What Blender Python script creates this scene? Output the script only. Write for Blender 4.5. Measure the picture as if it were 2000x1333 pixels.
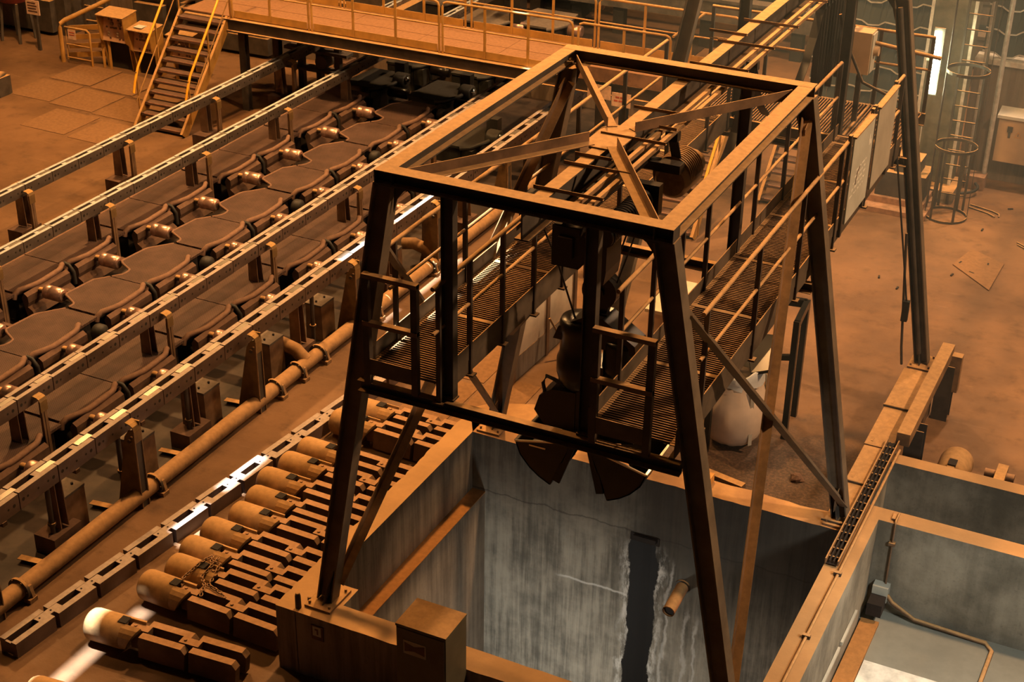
import bpy, bmesh, math, random
from mathutils import Vector, Matrix

random.seed(7)
for o in list(bpy.data.objects):
    bpy.data.objects.remove(o)
scn = bpy.context.scene
COL = scn.collection

# ---------------------------------------------------------------- camera
cam_d = bpy.data.cameras.new('camera')
cam_d.lens = 54.0155
cam_d.sensor_width = 36.0
cam_d.clip_end = 200
cam = bpy.data.objects.new('camera', cam_d)
COL.objects.link(cam)
PITCH, YAW, ROLL = 0.491495, -0.4451992, 0.01738953
_fw = Vector((math.sin(YAW) * math.cos(PITCH), math.cos(YAW) * math.cos(PITCH), -math.sin(PITCH)))
_rt = Vector((math.cos(YAW), -math.sin(YAW), 0))
_up = _rt.cross(_fw)
_c, _s = math.cos(ROLL), math.sin(ROLL)
_r2, _u2 = _rt * _c + _up * _s, _up * _c - _rt * _s
M = Matrix((( _r2.x, _u2.x, -_fw.x, 5.5473), (_r2.y, _u2.y, -_fw.y, -11.6897), (_r2.z, _u2.z, -_fw.z, 11.9), (0, 0, 0, 1)))
cam.matrix_world = M
scn.camera = cam

# ---------------------------------------------------------------- world, sun, lamps, exposure
scn.view_settings.view_transform = 'Standard'
scn.view_settings.look = 'None'
scn.view_settings.exposure = 0.0
scn.view_settings.gamma = 1.0
scn.view_settings.use_curve_mapping = False
scn.cycles.max_bounces = 6
scn.cycles.diffuse_bounces = 3
scn.cycles.volume_bounces = 0
scn.cycles.sample_clamp_indirect = 4.0
scn.cycles.use_denoising = True

world = bpy.data.worlds.new('world')
scn.world = world
world.use_nodes = True
world.node_tree.nodes['Background'].inputs[0].default_value = (0.60, 0.47, 0.36, 1)
world.node_tree.nodes['Background'].inputs[1].default_value = 0.035

SODIUM = (1.0, 0.50, 0.17)
def lamp(name, loc, target, power, size, color, spread=180):
    d = bpy.data.lights.new(name, 'AREA')
    d.shape = 'DISK'; d.size = size; d.energy = power; d.color = color; d.spread = math.radians(spread)
    o = bpy.data.objects.new(name, d)
    o.location = loc
    o.rotation_euler = (Vector(target) - Vector(loc)).to_track_quat('-Z', 'Y').to_euler()
    COL.objects.link(o)
    return o
# high bay sodium lamps under the roof
lamp('high_bay_lamp', (-3.5, 11.0, 14.6), (-3.0, 4.0, 0), 2300, 0.7, SODIUM)
lamp('high_bay_lamp', (-15.0, 12.0, 14.6), (-15.0, 10.0, 0), 2900, 0.7, SODIUM)
lamp('high_bay_lamp', (11.0, 6.5, 14.0), (2.0, 5.0, 0), 2100, 0.7, (1.0, 0.60, 0.31))
lamp('high_bay_lamp', (-7.0, 21.0, 14.6), (-7.0, 20.0, 0), 1300, 0.7, (1.0, 0.56, 0.24))
lamp('high_bay_lamp', (4.0, 20.0, 14.6), (3.0, 18.0, 0), 1900, 0.7, (1.0, 0.62, 0.34))
lamp('high_bay_lamp', (-9.0, 2.0, 14.6), (-8.0, 3.0, 0), 420, 0.7, SODIUM)
# glow of the tube light, then two unseen fills added to brighten the pits
_p = bpy.data.lights.new('tube_light_glow', 'POINT'); _p.energy = 60; _p.color = (1.0, 1.0, 0.55); _p.shadow_soft_size = 0.2
_po = bpy.data.objects.new('tube_light_glow', _p); _po.location = (0.60, 16.80, 3.0); COL.objects.link(_po)
lamp('pit_fill', (-1.5, 0.75, -2.7), (-0.7, 4.25, -2.9), 52, 0.5, (1.0, 0.97, 0.87), 150)
lamp('pit_fill', (5.2, 2.0, 3.2), (3.6, 3.4, -0.45), 44, 0.6, (1.0, 0.97, 0.86), 110)

SUN_DIR = Vector((0.25, 0.0, -1.0)).normalized()
sd = bpy.data.lights.new('sun', 'SUN')
sd.energy = 24.0; sd.angle = math.radians(0.53); sd.color = (1.0, 0.98, 0.96)
sun = bpy.data.objects.new('sun', sd)
sun.rotation_euler = SUN_DIR.to_track_quat('-Z', 'Y').to_euler()
COL.objects.link(sun)

# ---------------------------------------------------------------- materials
def rgb(r, g, b):
    return (r, g, b, 1)

def new_mat(name):
    m = bpy.data.materials.new(name)
    m.use_nodes = True
    nt = m.node_tree
    b = nt.nodes['Principled BSDF']
    return m, nt, b

def N(nt, t, **kw):
    n = nt.nodes.new(t)
    for k, v in kw.items():
        setattr(n, k, v)
    return n

def noise(nt, scale, detail=4, rough=0.55, coord='Object', stretch=None):
    tc = N(nt, 'ShaderNodeTexCoord')
    src = tc.outputs[coord]
    if stretch:
        mp = N(nt, 'ShaderNodeMapping')
        mp.inputs['Scale'].default_value = stretch
        nt.links.new(src, mp.inputs[0])
        src = mp.outputs[0]
    n = N(nt, 'ShaderNodeTexNoise')
    n.inputs['Scale'].default_value = scale
    n.inputs['Detail'].default_value = detail
    n.inputs['Roughness'].default_value = rough
    nt.links.new(src, n.inputs['Vector'])
    return n.outputs[0]

def mathn(nt, op, a, b=None, clamp=False):
    n = N(nt, 'ShaderNodeMath', operation=op)
    n.use_clamp = clamp
    for i, x in enumerate((a, b)):
        if x is None: continue
        if isinstance(x, (int, float)): n.inputs[i].default_value = x
        else: nt.links.new(x, n.inputs[i])
    return n.outputs[0]

def ramp(nt, fac, lo, hi):
    n = N(nt, 'ShaderNodeMapRange')
    n.interpolation_type = 'SMOOTHSTEP'
    n.inputs['From Min'].default_value = lo
    n.inputs['From Max'].default_value = hi
    nt.links.new(fac, n.inputs['Value'])
    return n.outputs['Result']

def mixc(nt, fac, a, b):
    n = N(nt, 'ShaderNodeMix', data_type='RGBA')
    if isinstance(fac, (int, float)): n.inputs[0].default_value = fac
    else: nt.links.new(fac, n.inputs[0])
    for i, x in ((6, a), (7, b)):
        if isinstance(x, tuple): n.inputs[i].default_value = x
        else: nt.links.new(x, n.inputs[i])
    return n.outputs[2]

def bump(nt, bsdf, h, strength=0.3, dist=0.01):
    n = N(nt, 'ShaderNodeBump')
    n.inputs['Strength'].default_value = strength
    n.inputs['Distance'].default_value = dist
    nt.links.new(h, n.inputs['Height'])
    nt.links.new(n.outputs[0], bsdf.inputs['Normal'])

DUST = rgb(0.56, 0.325, 0.135)
def dusty(name, base, dust=DUST, lo=0.35, hi=0.85, rough=0.65, metal=0.0, amount=1.0, var=0.35, dscale=3.0):
    """painted or bare steel with mill dust lying on whatever faces up"""
    m, nt, b = new_mat(name)
    geo = N(nt, 'ShaderNodeNewGeometry')
    sep = N(nt, 'ShaderNodeSeparateXYZ')
    nt.links.new(geo.outputs['Normal'], sep.inputs[0])
    n1 = noise(nt, dscale, 5, 0.6)
    n2 = noise(nt, 14, 4, 0.6)
    up = mathn(nt, 'ADD', sep.outputs[2], mathn(nt, 'MULTIPLY', mathn(nt, 'SUBTRACT', n1, 0.5), 0.7))
    f = mathn(nt, 'MULTIPLY', ramp(nt, up, lo, hi), amount)  # dust on upward faces; bright tops also stand in for lighting contrast
    dark = tuple(x * (1 - var) for x in base[:3]) + (1,)
    light = tuple(min(1, x * (1 + var)) for x in base[:3]) + (1,)
    bc = mixc(nt, ramp(nt, n1, 0.3, 0.7), dark, light)
    dd = tuple(x * 0.78 for x in dust[:3]) + (1,)
    dc = mixc(nt, ramp(nt, n2, 0.3, 0.7), dd, dust)
    nt.links.new(mixc(nt, f, bc, dc), b.inputs['Base Color'])
    r = N(nt, 'ShaderNodeMix', data_type='FLOAT')
    nt.links.new(f, r.inputs[0]); r.inputs[2].default_value = rough; r.inputs[3].default_value = 0.95
    nt.links.new(r.outputs[0], b.inputs['Roughness'])
    if metal:
        mm = mathn(nt, 'MULTIPLY', mathn(nt, 'SUBTRACT', 1.0, f), metal)
        nt.links.new(mm, b.inputs['Metallic'])
    bump(nt, b, n2, 0.15, 0.004)
    return m

def plain(name, col, rough=0.6, metal=0.0, var=0.2, scale=8.0, emit=0.0):
    m, nt, b = new_mat(name)
    n = noise(nt, scale, 4, 0.6)
    a = tuple(x * (1 - var) for x in col[:3]) + (1,)
    c = tuple(min(1, x * (1 + var)) for x in col[:3]) + (1,)
    nt.links.new(mixc(nt, ramp(nt, n, 0.3, 0.7), a, c), b.inputs['Base Color'])
    b.inputs['Roughness'].default_value = rough
    b.inputs['Metallic'].default_value = metal
    if emit:
        b.inputs['Emission Color'].default_value = col
        b.inputs['Emission Strength'].default_value = emit
    return m

MT = {}
MT['steel'] = dusty('dusty_dark_steel', rgb(0.055, 0.044, 0.034))
MT['steel_brown'] = dusty('dusty_brown_steel', rgb(0.17, 0.10, 0.055), lo=0.2, hi=0.8)
MT['rail_tube'] = dusty('dusty_handrail', rgb(0.20, 0.115, 0.055), lo=-0.1, hi=0.6)
MT['post'] = dusty('handrail_post_steel', rgb(0.05, 0.036, 0.026))
MT['grating'] = dusty('grating_steel', rgb(0.06, 0.042, 0.03), dust=rgb(0.34, 0.19, 0.085), lo=0.2, hi=0.9)
MT['kick'] = dusty('toe_plate_steel', rgb(0.085, 0.062, 0.042), lo=0.3)
MT['yellow_dusty'] = dusty('dusty_yellow_paint', rgb(0.40, 0.21, 0.045), dust=rgb(0.55, 0.32, 0.13), lo=0.1, hi=0.8, var=0.2)
MT['yellow'] = plain('bright_yellow_paint', rgb(0.85, 0.42, 0.02), 0.45, 0, 0.06)
MT['deck'] = dusty('dusty_deck_plate', rgb(0.20, 0.10, 0.05), dust=rgb(0.32, 0.165, 0.08), lo=0.2)
MT['pipe'] = dusty('dusty_cast_pipe', rgb(0.22, 0.135, 0.065), dust=rgb(0.44, 0.25, 0.11), lo=-0.1, hi=0.7, dscale=5)
MT['link'] = dusty('worn_link_steel', rgb(0.105, 0.068, 0.052), dust=rgb(0.50, 0.41, 0.35), lo=0.45, hi=0.95, rough=0.5, amount=0.85, dscale=2.2)
MT['link_sky_sheen'] = dusty('sky_sheen_link_steel', rgb(0.10, 0.078, 0.064), dust=rgb(0.62, 0.66, 0.68), lo=0.45, hi=0.95, rough=0.45, amount=0.8, dscale=2.2)  # pale tops put a reflected sky sheen into the dust colour
MT['shiny'] = plain('polished_wear_steel', rgb(0.72, 0.66, 0.58), 0.28, 0.85, 0.1)
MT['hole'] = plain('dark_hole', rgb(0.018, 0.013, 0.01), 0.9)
MT['mandrel'] = dusty('dusty_head_casting', rgb(0.25, 0.15, 0.07), dust=rgb(0.52, 0.30, 0.12), lo=0.0, hi=0.8, rough=0.5, dscale=5)
MT['mandrel_link'] = dusty('dusty_tail_link', rgb(0.11, 0.065, 0.038), dust=rgb(0.44, 0.25, 0.125), lo=0.4, hi=0.9)
MT['tube'] = dusty('dusty_bumper_tube', rgb(0.16, 0.092, 0.064), dust=rgb(0.24, 0.14, 0.095), lo=-0.2, hi=0.7, rough=0.55)
MT['body'] = dusty('dusty_table_body', rgb(0.09, 0.052, 0.036), dust=rgb(0.14, 0.08, 0.054), lo=0.1)
MT['copper'] = plain('worn_roller_steel', rgb(0.62, 0.40, 0.32), 0.33, 0.75, 0.25, 6)
MT['black'] = dusty('greasy_black_steel', rgb(0.012, 0.010, 0.009), dust=rgb(0.05, 0.036, 0.024), lo=0.5, hi=1.1, rough=0.35)
MT['grab'] = plain('greasy_grab_steel', rgb(0.010, 0.008, 0.007), 0.30, 0.2, 0.3)
MT['rubber'] = plain('black_rubber', rgb(0.02, 0.018, 0.016), 0.6)
MT['grey_cover'] = dusty('grey_cover_steel', rgb(0.10, 0.088, 0.075), dust=rgb(0.23, 0.185, 0.145), lo=0.3)
MT['dark_cover'] = dusty('oily_dark_cover', rgb(0.03, 0.031, 0.029), dust=rgb(0.045, 0.042, 0.036), lo=0.4, rough=0.3)
MT['chrome'] = plain('bright_knob_steel', rgb(0.75, 0.80, 0.80), 0.12, 1.0, 0.05)
MT['white_panel'] = plain('dirty_white_panel', rgb(0.62, 0.54, 0.41), 0.6, 0, 0.12, 2.5)
MT['board'] = plain('pale_grey_board', rgb(0.44, 0.44, 0.38), 0.55, 0, 0.12, 2)
MT['board_old'] = plain('weathered_board', rgb(0.36, 0.32, 0.25), 0.65, 0, 0.12, 2)
MT['ink'] = plain('pale_board_ink', rgb(0.62, 0.60, 0.53), 0.7)
MT['ink_dark'] = plain('dark_print', rgb(0.10, 0.05, 0.03), 0.7)
MT['ink_red'] = plain('red_print', rgb(0.42, 0.09, 0.04), 0.7)
MT['sign_white'] = plain('dusty_sign_white', rgb(0.62, 0.42, 0.30), 0.6)
MT['warn'] = plain('warning_orange', rgb(0.60, 0.28, 0.06), 0.6)
MT['cabinet'] = dusty('cream_cabinet_paint', rgb(0.52, 0.36, 0.22), dust=rgb(0.62, 0.42, 0.25), lo=0.2, var=0.1)
MT['cab_green'] = dusty('dull_green_cabinet', rgb(0.095, 0.085, 0.055), lo=0.3, var=0.15)
MT['panel_pink'] = plain('dusty_control_panel', rgb(0.55, 0.33, 0.20), 0.55, 0, 0.08)
MT['lamp'] = plain('fluorescent_tube', (1.0, 1.0, 0.72, 1), 0.4, 0, 0.0, 1, 26.0)
MT['glow_white'] = plain('spot_lamp', (0.9, 1.0, 0.95, 1), 0.4, 0, 0.0, 1, 18.0)
MT['column'] = dusty('hall_column_paint', rgb(0.12, 0.115, 0.085), lo=0.5)
MT['siding'] = plain('dark_siding', rgb(0.030, 0.036, 0.036), 0.6, 0.1, 0.2, 1.5)
MT['siding_edge'] = plain('siding_edge', rgb(0.62, 0.62, 0.60), 0.4, 0.3)
MT['bag'] = plain('white_woven_bag', rgb(0.66, 0.50, 0.36), 0.75, 0, 0.10, 3)
MT['bag_in'] = plain('grimy_bag_load', rgb(0.10, 0.075, 0.06), 0.8, 0, 0.4, 6)
MT['bag_rim'] = plain('bag_rim_white', rgb(0.66, 0.66, 0.62), 0.7, 0, 0.08, 4)
MT['red'] = plain('dull_red_drum', rgb(0.20, 0.035, 0.025), 0.5)
MT['brick'] = plain('dusty_block', rgb(0.30, 0.17, 0.10), 0.85, 0, 0.25)
MT['plate_white'] = plain('flaking_white_plate', rgb(0.72, 0.72, 0.66), 0.5, 0, 0.22, 5)
MT['rope'] = plain('wire_rope', rgb(0.025, 0.02, 0.016), 0.6, 0.3)
MT['cone_pipe'] = dusty('rusty_spout', rgb(0.42, 0.20, 0.09), lo=0.1)
MT['ledge'] = dusty('dusty_ledge', rgb(0.40, 0.19, 0.06), dust=rgb(0.46, 0.21, 0.06), lo=0.3)

MT['bracket'] = dusty('shaded_yellow_bracket', rgb(0.15, 0.088, 0.030), dust=rgb(0.46, 0.27, 0.10), lo=0.4)  # yellow paint coloured darker to put shade on the brackets
MT['leg'] = dusty('dusty_leg_steel', rgb(0.135, 0.10, 0.066), var=0.25)
MT['floor_plate'] = dusty('dusty_chequer_plate', rgb(0.12, 0.066, 0.032), dust=rgb(0.27, 0.145, 0.065), lo=0.2)
MT['bed'] = plain('oily_void_bed', rgb(0.035, 0.022, 0.015), 0.7, 0, 0.4, 3)  # oily scale coloured near-black to stand in for the shaded void between lanes
def mesh_material():
    """expanded metal cover sheet: flat print of its fine mesh"""
    m, nt, b = new_mat('expanded_metal')
    tc = N(nt, 'ShaderNodeTexCoord')
    mp = N(nt, 'ShaderNodeMapping')
    mp.inputs['Rotation'].default_value = (0, 0, 0.12)
    nt.links.new(tc.outputs['Object'], mp.inputs[0])
    br = N(nt, 'ShaderNodeTexBrick')
    br.inputs['Scale'].default_value = 1.0
    br.inputs['Brick Width'].default_value = 0.034
    br.inputs['Row Height'].default_value = 0.024
    br.inputs['Mortar Size'].default_value = 0.0062
    br.inputs['Mortar Smooth'].default_value = 0.4
    nt.links.new(mp.outputs[0], br.inputs['Vector'])
    n = noise(nt, 2.2, 5, 0.6)
    wire = mixc(nt, ramp(nt, n, 0.3, 0.7), rgb(0.085, 0.044, 0.030), rgb(0.135, 0.074, 0.052))
    holes = mixc(nt, ramp(nt, n, 0.35, 0.75), rgb(0.020, 0.012, 0.009), rgb(0.048, 0.026, 0.019))
    nt.links.new(mixc(nt, br.outputs['Fac'], holes, wire), b.inputs['Base Color'])
    b.inputs['Roughness'].default_value = 0.75
    bump(nt, b, br.outputs['Fac'], 0.5, 0.006)
    return m
MT['mesh'] = mesh_material()

def concrete(name, base, light, streak=0.6, top=DUST):
    """board-marked concrete, streaked down its faces, dust on top"""
    m, nt, b = new_mat(name)
    geo = N(nt, 'ShaderNodeNewGeometry')
    sep = N(nt, 'ShaderNodeSeparateXYZ')
    nt.links.new(geo.outputs['Normal'], sep.inputs[0])
    n1 = noise(nt, 1.1, 6, 0.62)
    st = noise(nt, 5.0, 5, 0.65, stretch=(1.6, 1.6, 0.10))
    n3 = noise(nt, 26, 3, 0.6)
    f = mathn(nt, 'ADD', mathn(nt, 'MULTIPLY', n1, 1 - streak), mathn(nt, 'MULTIPLY', st, streak))
    c = mixc(nt, ramp(nt, f, 0.34, 0.66), base, light)
    c = mixc(nt, mathn(nt, 'MULTIPLY', ramp(nt, n3, 0.55, 0.75), 0.25), c, rgb(0.05, 0.045, 0.04))
    up = ramp(nt, mathn(nt, 'ADD', sep.outputs[2], mathn(nt, 'MULTIPLY', mathn(nt, 'SUBTRACT', n1, 0.5), 0.5)), 0.4, 0.8)
    dc = mixc(nt, ramp(nt, n1, 0.35, 0.7), tuple(x * 0.75 for x in top[:3]) + (1,), top)
    nt.links.new(mixc(nt, up, c, dc), b.inputs['Base Color'])
    b.inputs['Roughness'].default_value = 0.85
    bump(nt, b, mathn(nt, 'ADD', n3, n1), 0.25, 0.01)
    return m
MT['hall_wall'] = concrete('brown_hall_wall', rgb(0.12, 0.085, 0.06), rgb(0.20, 0.15, 0.11), 0.7)
MT['concrete'] = concrete('pit_concrete', rgb(0.13, 0.105, 0.08), rgb(0.30, 0.25, 0.19))
MT['grey_floor'] = concrete('grey_pit_floor', rgb(0.15, 0.15, 0.125), rgb(0.30, 0.30, 0.25), 0.0, rgb(0.27, 0.27, 0.225))
MT['concrete_green'] = concrete('green_grey_concrete', rgb(0.13, 0.118, 0.09), rgb(0.33, 0.30, 0.235), 0.2)

def pit_back_material():
    """back wall of the pit: streaks, one wide tar run below the outlet and lime bloom along it (x, z are metres)"""
    m, nt, b = new_mat('stained_pit_concrete')
    tc = N(nt, 'ShaderNodeTexCoord')
    sep = N(nt, 'ShaderNodeSeparateXYZ')
    nt.links.new(tc.outputs['Object'], sep.inputs[0])
    geo = N(nt, 'ShaderNodeNewGeometry')
    gs = N(nt, 'ShaderNodeSeparateXYZ')
    nt.links.new(geo.outputs['Normal'], gs.inputs[0])
    X, Z = sep.outputs[0], sep.outputs[2]
    n1 = noise(nt, 1.3, 6, 0.65)
    st = noise(nt, 6.5, 5, 0.7, stretch=(1.7, 1.7, 0.09))
    edge = noise(nt, 3.0, 5, 0.6, stretch=(1, 1, 0.55))
    c = mixc(nt, ramp(nt, mathn(nt, 'ADD', mathn(nt, 'MULTIPLY', n1, 0.5), mathn(nt, 'MULTIPLY', st, 0.5)), 0.36, 0.62), rgb(0.12, 0.115, 0.098), rgb(0.37, 0.35, 0.29))
    # darker towards the upper right of the wall
    upper_right_dark = mathn(nt, 'MULTIPLY', ramp(nt, mathn(nt, 'ADD', X, mathn(nt, 'MULTIPLY', edge, 0.8)), -0.1, 0.5), ramp(nt, mathn(nt, 'ADD', Z, mathn(nt, 'MULTIPLY', n1, 0.9)), -1.4, 0.5))
    c = mixc(nt, mathn(nt, 'MULTIPLY', upper_right_dark, 0.80), c, rgb(0.035, 0.033, 0.030))
    top = mathn(nt, 'MULTIPLY', ramp(nt, mathn(nt, 'ADD', Z, mathn(nt, 'MULTIPLY', st, 1.4)), 0.2, 1.3), 0.62)
    c = mixc(nt, top, c, rgb(0.065, 0.055, 0.045))
    # the tar run
    dx = mathn(nt, 'ABSOLUTE', mathn(nt, 'SUBTRACT', mathn(nt, 'ADD', X, mathn(nt, 'MULTIPLY', mathn(nt, 'SUBTRACT', edge, 0.5), 0.34)), -0.055))
    run = mathn(nt, 'MULTIPLY', ramp(nt, dx, 0.215, 0.185), ramp(nt, Z, 0.04, -0.05))
    fringe = mathn(nt, 'MULTIPLY', mathn(nt, 'MULTIPLY', ramp(nt, dx, 0.185, 0.21), ramp(nt, dx, 0.36, 0.24)), ramp(nt, Z, 0.0, -0.5))
    fr2 = ramp(nt, noise(nt, 9, 5, 0.7, stretch=(1, 1, 0.35)), 0.42, 0.62)
    c = mixc(nt, mathn(nt, 'MULTIPLY', mathn(nt, 'MULTIPLY', fringe, fr2), 0.95), c, rgb(0.66, 0.66, 0.62))
    # thin lime lines: drips to the right and one joint across
    for x0, z0 in ((0.62, -0.9), (0.75, -1.0), (0.33, -0.2)):
        dl = mathn(nt, 'ABSOLUTE', mathn(nt, 'SUBTRACT', mathn(nt, 'ADD', X, mathn(nt, 'MULTIPLY', mathn(nt, 'SUBTRACT', edge, 0.5), 0.3)), x0))
        fl = mathn(nt, 'MULTIPLY', mathn(nt, 'MULTIPLY', ramp(nt, dl, 0.035, 0.0), ramp(nt, Z, z0, z0 - 0.3)), 0.55)
        c = mixc(nt, fl, c, rgb(0.66, 0.66, 0.62))
    dj = mathn(nt, 'ABSOLUTE', mathn(nt, 'ADD', mathn(nt, 'ADD', Z, 1.05), mathn(nt, 'MULTIPLY', mathn(nt, 'SUBTRACT', edge, 0.5), 0.12)))
    fj = mathn(nt, 'MULTIPLY', mathn(nt, 'MULTIPLY', ramp(nt, dj, 0.03, 0.0), ramp(nt, mathn(nt, 'ABSOLUTE', mathn(nt, 'ADD', X, 0.75)), 0.62, 0.4)), 0.7)
    c = mixc(nt, fj, c, rgb(0.72, 0.72, 0.68))
    dj2 = mathn(nt, 'ABSOLUTE', mathn(nt, 'ADD', mathn(nt, 'SUBTRACT', Z, 0.02), mathn(nt, 'MULTIPLY', mathn(nt, 'SUBTRACT', edge, 0.5), 0.15)))
    c = mixc(nt, mathn(nt, 'MULTIPLY', ramp(nt, dj2, 0.02, 0.0), 0.6), c, rgb(0.05, 0.045, 0.04))
    c = mixc(nt, run, c, rgb(0.008, 0.008, 0.008))
    up = ramp(nt, gs.outputs[2], 0.4, 0.8)
    dc = mixc(nt, ramp(nt, n1, 0.35, 0.7), rgb(0.34, 0.19, 0.09), DUST)
    nt.links.new(mixc(nt, up, c, dc), b.inputs['Base Color'])
    rr = N(nt, 'ShaderNodeMix', data_type='FLOAT')
    nt.links.new(run, rr.inputs[0]); rr.inputs[2].default_value = 0.85; rr.inputs[3].default_value = 0.6
    b.inputs['Specular IOR Level'].default_value = 0.15
    nt.links.new(rr.outputs[0], b.inputs['Roughness'])
    bump(nt, b, mathn(nt, 'ADD', n1, st), 0.2, 0.01)
    return m
MT['pit_back'] = pit_back_material()

def floor_material():
    m, nt, b = new_mat('mill_floor')
    tc = N(nt, 'ShaderNodeTexCoord')
    sep = N(nt, 'ShaderNodeSeparateXYZ')
    nt.links.new(tc.outputs['Object'], sep.inputs[0])
    n1 = noise(nt, 0.35, 7, 0.62)
    n2 = noise(nt, 2.6, 6, 0.65)
    n3 = noise(nt, 22, 4, 0.65)
    sc = noise(nt, 2.2, 5, 0.7, stretch=(0.35, 2.2, 1))
    c = mixc(nt, ramp(nt, n1, 0.32, 0.68), rgb(0.115, 0.058, 0.024), rgb(0.235, 0.125, 0.056))
    c = mixc(nt, mathn(nt, 'MULTIPLY', ramp(nt, n2, 0.50, 0.74), 0.5), c, rgb(0.06, 0.034, 0.018))
    c = mixc(nt, mathn(nt, 'MULTIPLY', ramp(nt, sc, 0.60, 0.76), 0.40), c, rgb(0.34, 0.225, 0.135))
    c = mixc(nt, mathn(nt, 'MULTIPLY', ramp(nt, n3, 0.62, 0.78), 0.35), c, rgb(0.09, 0.055, 0.035))
    # spilled tar and scale beside the back of the pit
    dx = mathn(nt, 'SUBTRACT', sep.outputs[0], 1.0)
    dy = mathn(nt, 'SUBTRACT', sep.outputs[1], 6.1)
    d = mathn(nt, 'SQRT', mathn(nt, 'ADD', mathn(nt, 'MULTIPLY', dx, dx), mathn(nt, 'MULTIPLY', dy, dy)))
    spill = ramp(nt, mathn(nt, 'ADD', d, mathn(nt, 'MULTIPLY', mathn(nt, 'SUBTRACT', n2, 0.5), 2.6)), 2.5, 1.1)
    c = mixc(nt, mathn(nt, 'MULTIPLY', spill, 0.86), c, mixc(nt, ramp(nt, n3, 0.4, 0.7), rgb(0.028, 0.018, 0.013), rgb(0.105, 0.058, 0.034)))
    nt.links.new(c, b.inputs['Base Color'])
    rr = N(nt, 'ShaderNodeMapRange')
    rr.inputs['To Min'].default_value = 0.55; rr.inputs['To Max'].default_value = 0.95
    nt.links.new(n2, rr.inputs['Value'])
    nt.links.new(rr.outputs[0], b.inputs['Roughness'])
    bump(nt, b, mathn(nt, 'ADD', n3, mathn(nt, 'MULTIPLY', n2, 2.0)), 0.22, 0.015)
    return m
MT['floor'] = floor_material()

# ---------------------------------------------------------------- builders
OFF = {}
def V(*a):
    return Vector(a[0]) if len(a) == 1 else Vector(a)

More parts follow.
